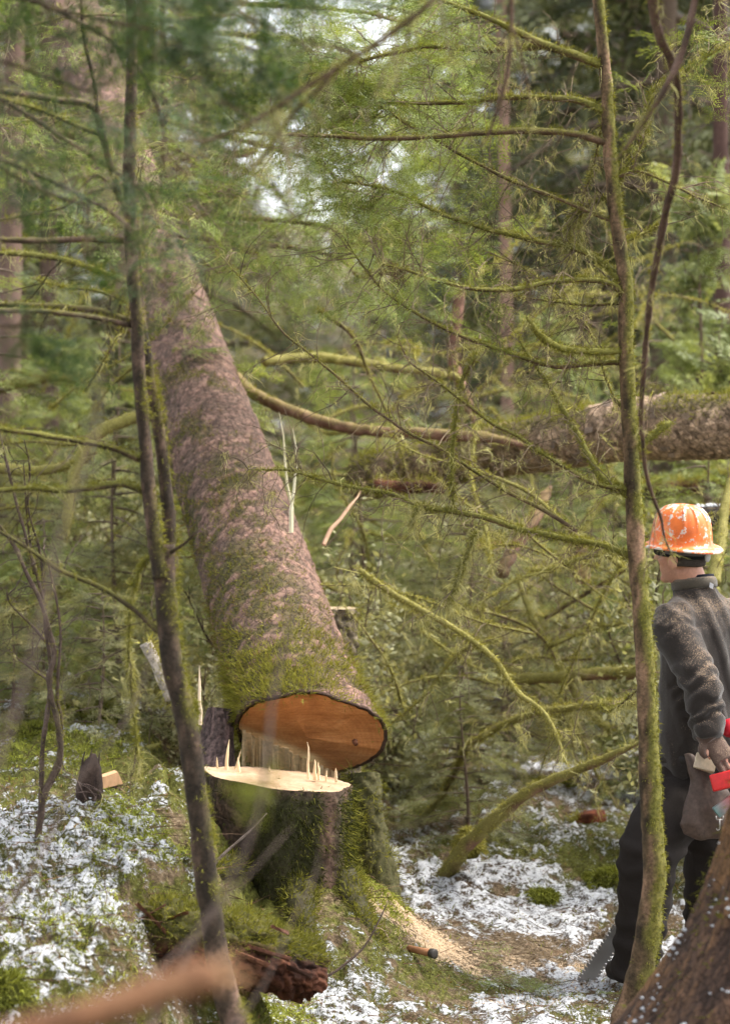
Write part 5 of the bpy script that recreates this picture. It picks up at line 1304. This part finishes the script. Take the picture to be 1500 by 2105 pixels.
und = np.array([hv[0] + hu * .001, hb + hf * np.cos(th)[:, None] * .118 + hl * np.sin(th)[:, None] * .105 + hu * .008]); hm = MB(); hm.add(und.reshape(-1, 3), grid_faces(2, 160)[:, ::-1], (.25, .23, .21)); hm.build('brim_underside', 'dark_plastic', hat)
band('headband', 'cloth', hb - hu * .038, hf * .104, hl * .085, hu * .044, .06, person, (.010, .010, .012))
band('hair', 'cloth', hb - hu * .070 - hf * .002, hf * .098, hl * .078, hu * .036 + hf * .004, .04, person, (.05, .04, .034), part=(.29, .73))
band('suspension_strap', 'dark_plastic', hb - hu * .026 - hf * .004, hf * .110, hl * .090, hu * .020, .04, hat, (.10, .09, .09), part=(.22, .62))
mb = MB(); blob(mb, hb - hf * .118 - hu * .03, hf * .010, hl * .016, hu * .022, 10, 7); mb.build('ratchet_knob', 'dark_plastic', hat); mb = None
# glasses: yellow lens and dark temple
gl = MB(); e0 = hc + HF * .088 + HL * .040 + HU * .006
vv, ff = box_pts(e0 + HF * .006, unit(HL * .8 - HF * .45) * .024, HU * .017, HF * .0015); gl.add(vv, ff); lens = gl.build('yellow_lens', 'yellow_lens', person, False)
gl = MB(); v_, f_, _ = tube(np.array([e0 + HL * .022 + HU * .014, hc + HL * .076 + HF * .03 + HU * .012, hc + HL * .082 - HF * .01 + HU * .008]), [.004, .0035, .003], 6); gl.add(v_, f_, (.012, .012, .014)); gl.build('glasses_temple', 'dark_plastic', lens)

# leather pouch hanging at the hip
po = MB(); pc = J(1455, 1650, 9.14)
pa = unit(np.array((1, .12, 0))); pb = unit(np.array((-.12, 1, 0)))
loft(po, [(J(1450, 1726, 9.15), pa * .050, pb * .012), (J(1448, 1714, 9.15), pa * .085, pb * .022), (J(1447, 1692, 9.15), pa * .098, pb * .032), (J(1452, 1660, 9.16), pa * .090, pb * .038), (J(1456, 1630, 9.17), pa * .080, pb * .036), (J(1448, 1600, 9.18), pa * .060, pb * .028), (J(1428, 1570, 9.19), pa * .034, pb * .018), (J(1414, 1550, 9.20), pa * .018, pb * .012)], 28)
fuse(po, 'tool_pouch', 'leather', .006, person, 3, lambda v, n: v + n * (.005 * np.sin(v[:, 0] * 70 + v[:, 2] * 30 + 6 * fbm(v * 8, 2, 1)) * .6)[:, None], (.075, .048, .036))
cl = MB(); kq = J(1478, 1688, 9.095)
for a_, b_, r_ in (((-.014, .020), (-.012, .006), .0022), ((-.012, .006), (.012, .006), .0022), ((.012, .006), (.014, .020), .0022), ((0, .006), (0, -.030), .0026), ((0, -.030), (-.008, -.036), .0022), ((-.008, -.036), (-.012, -.028), .002)):
    v_, f_, _ = tube(np.array([kq + pa * a_[0] + ZU * a_[1], kq + pa * b_[0] + ZU * b_[1]]), [r_, r_], 8); cl.add(v_, f_)
cl.build('snap_hook', 'metal', person)

# felling wedges stuck in the pouch
def wedge(name, label, x, y, d, ax_px, L, W, T, col, mat='plastic', stripe=None):
    c = P(x, y, d); a = unit(P(x + ax_px[0], y + ax_px[1], d) - c); n_ = unit(np.array((.25, -1, .3))); n_ = unit(n_ - a * (n_ @ a)); s = np.cross(a, n_)
    import bmesh
    bm = bmesh.new(); pts = []
    for k, t in ((-1, .35), (1, 1.0)):
        for i, j_ in ((-1, -1), (1, -1), (1, 1), (-1, 1)): pts.append(bm.verts.new(c + a * L * k + s * W * i + n_ * T * t * j_))
    for f in ((0, 3, 2, 1), (4, 5, 6, 7), (0, 1, 5, 4), (1, 2, 6, 5), (2, 3, 7, 6), (3, 0, 4, 7)): bm.faces.new([pts[i] for i in f])
    bmesh.ops.bevel(bm, geom=bm.edges[:], offset=min(T, W) * .22, segments=3, affect='EDGES', profile=.6)
    me = bpy.data.meshes.new(name); bm.to_mesh(me); bm.free(); nv = len(me.vertices); v = np.array([q.co for q in me.vertices])
    cl_ = np.tile(np.asarray(col, float), (nv, 1))
    if stripe is not None: cl_ = mixc(cl_, np.asarray(stripe), sstep(.55, .75, ((v - c) @ a) / L * .5 + .5))
    at = me.color_attributes.new('Col', 'FLOAT_COLOR', 'POINT'); at.data.foreach_set('color', np.concatenate([cl_, np.ones((nv, 1))], 1).astype(np.float32).ravel())
    me.polygons.foreach_set('use_smooth', np.ones(len(me.polygons), bool)); me.materials.append(MAT[mat]); return tag(link(name, me), label, 'wedge')
wedge('felling_wedge', 'cream plastic felling wedge just below the worker\'s glove', 1448, 1568, 9.16, (30, 9), .040, .030, .020, (.62, .50, .36))
wedge('felling_wedge', 'yellow plastic wedge between glove and red wedge', 1500, 1573, 9.15, (20, 2), .022, .02, .014, (.75, .50, .04))
wedge('felling_wedge', 'glossy red felling wedge sticking out of the pouch at the frame edge', 1490, 1604, 9.07, (26, -6), .055, .032, .030, (.62, .016, .016))
wedge('felling_wedge', 'worn red and teal wedge lowest in the pouch', 1497, 1651, 9.06, (-30, 22), .062, .022, .022, (.48, .03, .03), stripe=(.12, .20, .19))

# chainsaw held low on his far side: long bar to the ground, red body at the frame edge
tip, root_ = P(1188, 2040, 9.46), P(1472, 1610, 9.40); ba = unit(root_ - tip); bn = unit(np.array((.15, -1, .05))); bn = unit(bn - ba * (bn @ ba)); bs = np.cross(ba, bn)
cs = thing('chainsaw', 'red chainsaw with long grey bar resting on the ground behind the worker\'s leg', 'chainsaw', tuple(tip))
L = np.linalg.norm(root_ - tip)
def bar_outline(w, l0, l1, r=.0, n=12):
    o = [(l1, -w), (l1, w)] + [(l0 + w - w * math.cos(t), w * math.sin(t)) for t in np.linspace(math.pi / 2, -math.pi / 2, n)][::1]
    return [(l1, -w), (l1, w)] + [(l0 + w - w * math.cos(t) if False else l0 + w * (1 - math.cos(t)), w * math.sin(t)) for t in np.linspace(math.pi / 2, -math.pi / 2, n)]
def plate(mb, outline, th_, col):
    p = np.array([tip + ba * a + bs * b for a, b in outline]); n = len(p); v = np.vstack([p - bn * th_, p + bn * th_, p.mean(0) - bn * th_, p.mean(0) + bn * th_]); j = np.arange(n); j2 = (j + 1) % n
    mb.add(v, [np.stack([j, j2, j2 + n, j + n], -1), np.stack([np.full(n, 2 * n), j2, j], -1), np.stack([np.full(n, 2 * n + 1), j + n, j2 + n], -1)], col)
mb = MB(); plate(mb, bar_outline(.025, 0, L), .0028, (.5, .5, .5)); mb.build('guide_bar', 'metal', cs, False)
ch = MB()
for sg in (-1, 1):
    for a in np.arange(.03, L, .0165):
        vv, ff = box_pts(tip + ba * a + bs * sg * .0285, ba * .0062, bs * .0045, bn * .0035); ch.add(vv, ff, (.06, .05, .045))
        vv, ff = box_pts(tip + ba * (a + .004) + bs * sg * .0335, ba * .003, bs * .0022, bn * .004); ch.add(vv, ff, (.06, .05, .045))
ch.build('saw_chain', 'metal', cs, False)['kind'] = 'stuff'
for nm, c, sx, sy, sz, cl_ in (('engine_body', P(1545, 1530, 9.40), .13, .075, .085, (.60, .018, .02)), ('clutch_cover', P(1520, 1580, 9.34), .08, .02, .05, (.10, .10, .10)), ('top_cover', P(1500, 1497, 9.20), .042, .035, .040, (.62, .012, .03))):
    q = MB(); blob(q, c, ba * sx * .9, bn * sy, bs * sz, 20, 11); vv, ff = box_pts(c, ba * sx * .62, bn * sy * .6, bs * sz * .62); q.add(vv, ff); fuse(q, nm, 'plastic', .007, cs, 4, None, cl_)
q = MB(); limb(q, [P(1570, 1600, 9.40), P(1545, 1600, 9.34), P(1520, 1560, 9.22), P(1500, 1545, 9.16), P(1540, 1480, 9.2), P(1580, 1470, 9.4)], [.011] * 6, 12); q.c = [np.tile(np.array((.03, .03, .03)), (q.n, 1))]; q.build('handle', 'dark_plastic', cs)

# ------------------------------------------------------------------ near things
# flared butt of a big snow-flecked tree, close on the right
bt0 = P(1791, 2105, 6.3); gz = float(G(bt0[0], 6.3))
zz = gz - .1 + np.linspace(0, 1, 200) ** 1.7 * (4.6 - gz); pth = np.stack([np.full(200, bt0[0]), np.full(200, bt0[1] + .1), zz], -1)
Lz = zz[-1] - zz[0]
def big_r(q): 
    z = zz[0] + q * Lz; return .22 + .857 * math.exp(-max(0, z - gz) / .50)
v, dirs, col, info = bark_log(pth, big_r, (.05, .11), .012, [(.045, .026, .018), (.10, .055, .035), (.22, .115, .055)], 71, step=None, side_step=.027, tilt=.2, flare=lambda s, th: .06 * np.exp(-s / .6) * np.cos(5 * th + 1))
bgt = thing('big_tree_trunk', 'broad flared reddish-brown tree base flecked with snow in the near right corner', 'tree', (bt0[0], bt0[1] + .1, gz))
patch = sstep(.52, .62, fbm(v * 5, 3, 8)); col = mixc(col, np.array((.26, .13, .045)), patch * .5)
mb = MB(); mb.add(v.reshape(-1, 3), grid_faces(*v.shape[:2]), col.reshape(-1, 3)); mb.build('trunk', 'scaly_bark', bgt)
k = rng.choice(v.shape[0] * v.shape[1], 1300, p=(lambda w: w / w.sum())((sstep(.46, .64, fbm(v * 9, 3, 5)) * sstep(1.15, .5, v[..., 2]) * (dirs[..., 1] < .3) + 1e-9).ravel()))
mb = MB(); lumps(mb, v.reshape(-1, 3)[k] + dirs.reshape(-1, 3)[k] * .003, rng.uniform(.002, .012, len(k)) * rng.uniform(.5, 1, len(k)), .6); mb.build('snow', 'snow', bgt)['kind'] = 'stuff'
mo = MB(); fuzz(mo, v.reshape(-1, 3), dirs.reshape(-1, 3), (sstep(.42, .6, fbm(v * 5, 2, 55)) * sstep(1.3, .6, v[..., 2])).ravel() + 1e-9, 3500, .01, .03, .004, .5, .4); mo.build('moss', 'moss', bgt, False)['kind'] = 'stuff'

# out-of-focus broken branch low in front of the lens, and thin stems
nbk = thing('broken_orange_branch', 'out-of-focus broken orange-brown branch across the lower left corner', 'branch', P(200, 2080, 2.1))
q = px_path([(-160, 2190), (60, 2120), (220, 2075), (340, 2035), (455, 2000)], (2.0, 2.15), .008, .002, 3)
vv, ff, dd = tube(q, np.interp(np.linspace(0, 1, len(q)), [0, .6, .95, 1], [.013, .0155, .0165, .004]), 16, .2, 40, 5)
mb = MB(); mb.add(vv, ff, pick([(.055, .026, .012), (.125, .055, .024), (.19, .10, .05)], fbm(vv * 30, 3, 2))); mb.build('limb', 'bark_fine', nbk)
for k in range(5): splinter(q[-4] + rng.normal(0, .006, 3), q[-1] + (q[-1] - q[-6]) * .6 + rng.normal(0, .008, 3), .003, nbk, (.40, .22, .11))
ns = thing('near_bare_shrub', 'thin out-of-focus bare shrub rising close to the lens before the stump', 'shrub', P(540, 1700, 3.2))
NC = [(.04, .028, .022), (.07, .048, .038), (.10, .07, .055)]
for k, (pts, d, w0, w1) in enumerate([([(300, 2140), (400, 1930), (470, 1820), (520, 1700), (545, 1560), (560, 1430), (590, 1310), (600, 1200)], (3.0, 3.3), 13, 6), ([(300, 2020), (420, 1900), (520, 1790), (600, 1700)], (3.4, 3.8), 5, 3), ([(470, 2130), (540, 2030), (600, 1900), (640, 1820), (660, 1740)], (3.6, 3.8), 6, 3), ([(-30, 1620), (40, 1450), (90, 1250), (130, 1080), (190, 900), (205, 750)], (2.6, 2.9), 13, 6), ([(-20, 1900), (60, 1800), (150, 1620), (260, 1480), (330, 1300)], (3.6, 3.9), 9, 3)]):
    branch(ns, pts, d, w0, w1, 0, 0, 0, 0, 'stem', NC, seed=1200 + k)
lf = MB(); cq = np.array([P(535 + rng.normal(0, 14), 1640 + rng.normal(0, 24), 3.2) for _ in range(10)]); sprays(lf, cq, rng.normal(size=(10, 3)), .05, SPR_MID, np.array((.14, .16, .03))); lf.build('sprig', 'leaf', ns, False)

# near hemlock whose boughs hang blurred into the upper left
nh = thing('near_hemlock', 'near hemlock with blurred dark green boughs hanging into the upper left', 'tree', (P(-700, 900, 5.2)[0], 5.2, .2))
q0 = P(-700, 900, 5.2); pth = np.stack([np.full(60, q0[0]), np.full(60, 5.2), np.linspace(.2, 5.5, 60)], -1); vv, ff, _ = tube(pth, np.linspace(.09, .05, 60), 16, .15, 12, 3); mb = MB(); mb.add(vv, ff, pick(LC, fbm(vv * 12, 3, 6))); mb.build('trunk', 'bark', nh)
NB = [([(-700, -180), (-350, -150), (-100, -60), (120, 20), (300, 60), (420, 110)], (4.2, 4.0), 1.0), ([(-700, -420), (-200, -260), (150, -110), (350, -20), (560, 60), (660, 120)], (4.2, 4.1), 1.0), ([(-700, 60), (-400, 120), (-150, 250), (60, 380), (180, 420), (260, 400)], (4.2, 4.3), .75), ([(-700, 100), (-350, 100), (-60, 110), (100, 160), (220, 200)], (4.2, 4.2), .8),
      ([(-700, 500), (-350, 560), (-120, 640), (20, 670), (150, 660)], (4.2, 4.0), .6), ([(-700, -500), (0, -330), (300, -160), (520, -60), (700, -10), (860, 30)], (4.2, 4.4), .75), ([(-700, -80), (-300, 40), (0, 200), (200, 330), (330, 420)], (4.2, 4.6), .55), ([(-700, -300), (-200, -140), (100, 10), (260, 110), (330, 240), (330, 330)], (4.2, 4.6), .6), ([(-700, 180), (-200, 260), (120, 380), (280, 480), (310, 580)], (4.2, 4.9), .5), ([(-700, -640), (-100, -420), (250, -240), (450, -120), (600, -70)], (4.2, 3.9), 1.0)]
for k, (pts, d, lf_) in enumerate(NB):
    d = (d[0] * 1.24, d[1] * 1.24)
    branch(nh, pts, d, 14, 5, .1, .1, .42, (.46, .46, .22, .10, .36, .12, .03, .07, .09, .46)[k], 'bough', LC, seed=1300 + k, tl=.26, leafs=.17, dens=.5, spr=SPR_HALF, leafc=(np.array((.020, .044, .012)), np.array((.058, .105, .024))))
bw = thing('brown_drooping_branch', 'blurred bare brown branch slanting down from top centre over the hemlock boughs', 'branch', P(700, 130, 4.8))
branch(bw, [(980, -140), (900, -10), (800, 70), (700, 135), (600, 200), (500, 262), (420, 290), (370, 285)], (4.8, 4.9), 12, 6, .2, .8, .7, 0, cols=VC, seed=1400, tl=.22)
branch(bw, [(700, 135), (640, 200), (590, 250), (540, 330), (480, 370)], (4.85, 5.0), 7, 4, .2, .8, .6, 0, cols=VC, seed=1401, tl=.2)

# ---- rotten red log breaking out of the mossy bank at lower left
rl = thing('rotten_log', 'crumbling red rotten log breaking out of the snowy moss bank', 'log', P(450, 1960, 7.7))
q = px_path([(250, 1905, 7.75), (330, 1925, 7.65), (430, 1945, 7.6), (540, 1965, 7.7), (630, 1990, 7.9)], 7.7, .008, .004, 3)
v, dirs, col, info = bark_log(q, lambda t: .105 - .03 * t, (.03, .10), .026, [(.030, .013, .009), (.095, .036, .021), (.20, .08, .045)], 91, step=None, side_step=.008, tilt=.9, groove=1.0)
mw = sstep(-.05, .5, dirs[..., 2] + .35 * (fbm(v * 8, 2, 4) - .5)); mb = MB(); mb.add(v.reshape(-1, 3), grid_faces(*v.shape[:2]), mixc(col, np.array((.07, .075, .018)), mw * .85).reshape(-1, 3))
for qq, row in ((q[0], 0), (q[-1], len(q) - 1)):
    mm_ = v.shape[1]; mb.add(np.vstack([v[row], qq]), np.stack([np.full(mm_, mm_), np.arange(mm_), (np.arange(mm_) + 1) % mm_], -1), (.12, .045, .025))
mb.build('rotten_wood', 'rot', rl)
mo = MB(); fuzz(mo, v.reshape(-1, 3), dirs.reshape(-1, 3), mw.ravel() + 1e-6, 12000, .010, .032, .0042, 1.0, .5); mo.build('moss', 'moss', rl, False)['kind'] = 'stuff'
for _ in range(16):
    x = rng.uniform(270, 620); y = rng.uniform(1880, 2040); a = P(x, y, 7.56 + rng.uniform(-.06, .05)); L = rng.uniform(.04, .14); d = unit(np.array((1, rng.normal(0, .25), rng.normal(-.08, .28))))
    vv, ff = box_pts(a, d * L * .6, unit(np.cross(d, (0, .3, 1))) * rng.uniform(.002, .005), unit(np.cross(d, (0, 1, .2))) * rng.uniform(.003, .009)); vv = vv + rng.normal(0, .004, vv.shape)
    mb = MB(); mb.add(vv, ff, pick([(.04, .018, .011), (.11, .045, .026), (.24, .11, .06)], np.array([rng.random()]))[0]); mb.build('wood_slab', 'rot', rl, False)

# ---- small things on the floor
a, b_ = P(840, 1934, 9.15), P(892, 1924, 9.05); a[2] = float(GZ(a[0], a[1])) + .012; b_[2] = max(float(GZ(b_[0], b_[1])) + .016, a[2])
vv, ff, _ = tube(np.array([a, a * .5 + b_ * .5, b_ * .9 + a * .1]), [.013, .014, .0155], 12, .06, 40, 2); mb = MB(); mb.add(vv, ff, (.34, .16, .075))
hd = thing('wooden_handle', 'short round brown wooden handle with dark end lying on the snow', 'handle', tuple(a)); mb.build('grip', 'wood', hd)
dr = unit(b_ - a); vv, ff, _ = tube(np.array([b_ * .9 + a * .1 - dr * .004, b_ + dr * .004, b_ + dr * .006]), [.018, .0185, .013], 14); mb = MB(); mb.add(vv, ff, (.05, .042, .035)); mb.build('end_cap', 'dark_plastic', hd)
c = P(220, 1640, 9.3); c[2] = float(GZ(c[0], c[1])) + .035; vv, ff = box_pts(c, np.array((.055, .01, .012)), np.array((-.01, .03, 0)), np.array((0, .004, .020))); vv[5:7] += (-.02, 0, .004); mb = MB(); mb.add(vv, ff, (.55, .32, .17)); tag(mb.build('wood_chunk', 'wood', smooth=False), 'fresh orange wood chunk lying behind the dark broken stub', 'wood')
sq = P(182, 1700, 8.15); gz_ = float(GZ(sq[0], sq[1])); vv, ff, _ = tube(np.array([[sq[0], sq[1], gz_ - .05], [sq[0] + .005, sq[1], gz_ + .06], [sq[0] + .012, sq[1], gz_ + .12], [sq[0] + .02, sq[1], gz_ + .165]]), [.052, .044, .030, .006], 22, .6, 42, 4)
bs_ = thing('broken_stub', 'dark rotten broken stub poking out of the snow by the shrub', 'stub', (sq[0], sq[1], gz_)); mb = MB(); mb.add(vv, ff, pick([(.018, .012, .009), (.04, .026, .02), (.08, .05, .035)], fbm(vv * 30, 2, 3))); mb.build('rotten_wood', 'rot', bs_)
for k in range(13): splinter([sq[0] + (k - 6) * .006, sq[1] - .02 + rng.normal(0, .012), gz_ + .01], [sq[0] + (k - 6) * .0045 + .012, sq[1], gz_ + rng.uniform(.07, .19)], .008, bs_, (.05, .032, .024))
for lab, x, y, d, s in [('fallen green hemlock sprig on the sawdust in the clearing', 1045, 1925, 9.35, .34), ('fallen green sprig beside the sprig on the sawdust', 1110, 1955, 9.2, .26)]:
    c = P(x, y, d); n = 9; k_ = rng.normal(0, .11, (n, 2)); bx = c[0] + k_[:, 0]; by = c[1] + k_[:, 1]; dv = np.stack([rng.normal(size=n), rng.normal(size=n), np.full(n, .1)], -1)
    mb = MB(); sprays(mb, np.stack([bx, by, GZ(bx, by) + .02], -1), dv, s * .6, SPR_FINE, np.tile(np.array((.16, .21, .05)), (n, 1)), .2, roll=.2); tag(mb.build('fallen_sprig', 'leaf', smooth=False), lab, 'sprig')
# rotten orange wood under the fallen log and logs further back
for lab, pts, d, w, colr, ms in [('rotten orange log remains in the hollow below the fallen log', [(770, 1000), (840, 1003), (915, 1002)], 12.6, 26, (.13, .05, .03), .3), ('mossy rotten log behind the hard hat at right', [(1330, 1010), (1420, 1000), (1560, 975)], 13.5, 36, (.10, .045, .028), 1.6),
                              ('dark snow-topped log low behind the hard hat', [(1400, 1068), (1470, 1056), (1580, 1048)], 12.5, 44, (.035, .03, .03), .1), ('short orange rotten piece in the brush left of the sapling', [(980, 1128), (1030, 1118)], 11.6, 16, (.24, .11, .065), .3), ('tan snapped stub standing in the brush left of the sapling', [(1196, 1200), (1195, 1150), (1192, 1105)], 12, 30, (.27, .18, .09), .3), ('rusty red rotten stub in the snow left of the worker', [(1205, 1712), (1215, 1690), (1212, 1668)], 11.9, 62, (.17, .05, .025), .3), ('pale weathered root propped behind the left sapling', [(300, 1320), (325, 1370), (350, 1440)], 9.8, 26, (.33, .29, .25), .4)]:
    q = px_path(pts, d, .02, .01, int(d * 10)); vv, ff, dd = tube(q, w * d / F / 2 * np.linspace(1, .85, len(q)), 16, .35, 14, int(pts[0][0])); mb = MB(); kk = fbm(vv * 14, 3, 3)
    e = thing('rotten_piece', lab, 'log', tuple(q[0])); mb.add(vv, ff, pick([np.array(colr) * .4, colr, np.array(colr) * 1.6], (kk - .25) * 2)); mb.build('rotten_wood', 'rot', e)
    if ms > .15:
        mo = MB(); fuzz(mo, vv[:len(dd)], dd, sstep(.1, .8, dd[:, 2]) + .01, int(1800 * ms), .015, .05, .0045, .6, .6, *YM); mo.build('moss', 'moss', e, False)['kind'] = 'stuff'
    if 'snow-topped' in lab:
        up = np.where(dd[:, 2] > .75)[0]; mb = MB(); lumps(mb, vv[:len(dd)][rng.choice(up, 160)], rng.uniform(.008, .02, 160), .5); mb.build('snow', 'snow', e)['kind'] = 'stuff'

tg_ = thing('leaning_twig', 'thin grey bare twig leaning in front of the stump', 'twig', P(440, 1775, 8.7))
branch(tg_, [(425, 1795), (450, 1765), (490, 1730), (520, 1702), (548, 1672)], (8.7, 8.7), 7, 3, 0, 0, .1, 0, 'stem', [(.12, .09, .07), (.22, .17, .14), (.32, .27, .23)], seed=1700)
tg_ = thing('arching_twig', 'thin dark twig rising from the snow right of the rotten log', 'twig', P(700, 2000, 8.6))
branch(tg_, [(655, 2020), (700, 1990), (745, 1950), (775, 1900), (800, 1850)], (8.5, 8.6), 6, 2, 0, 0, .3, 0, 'stem', SHC, seed=1701, tl=.12)
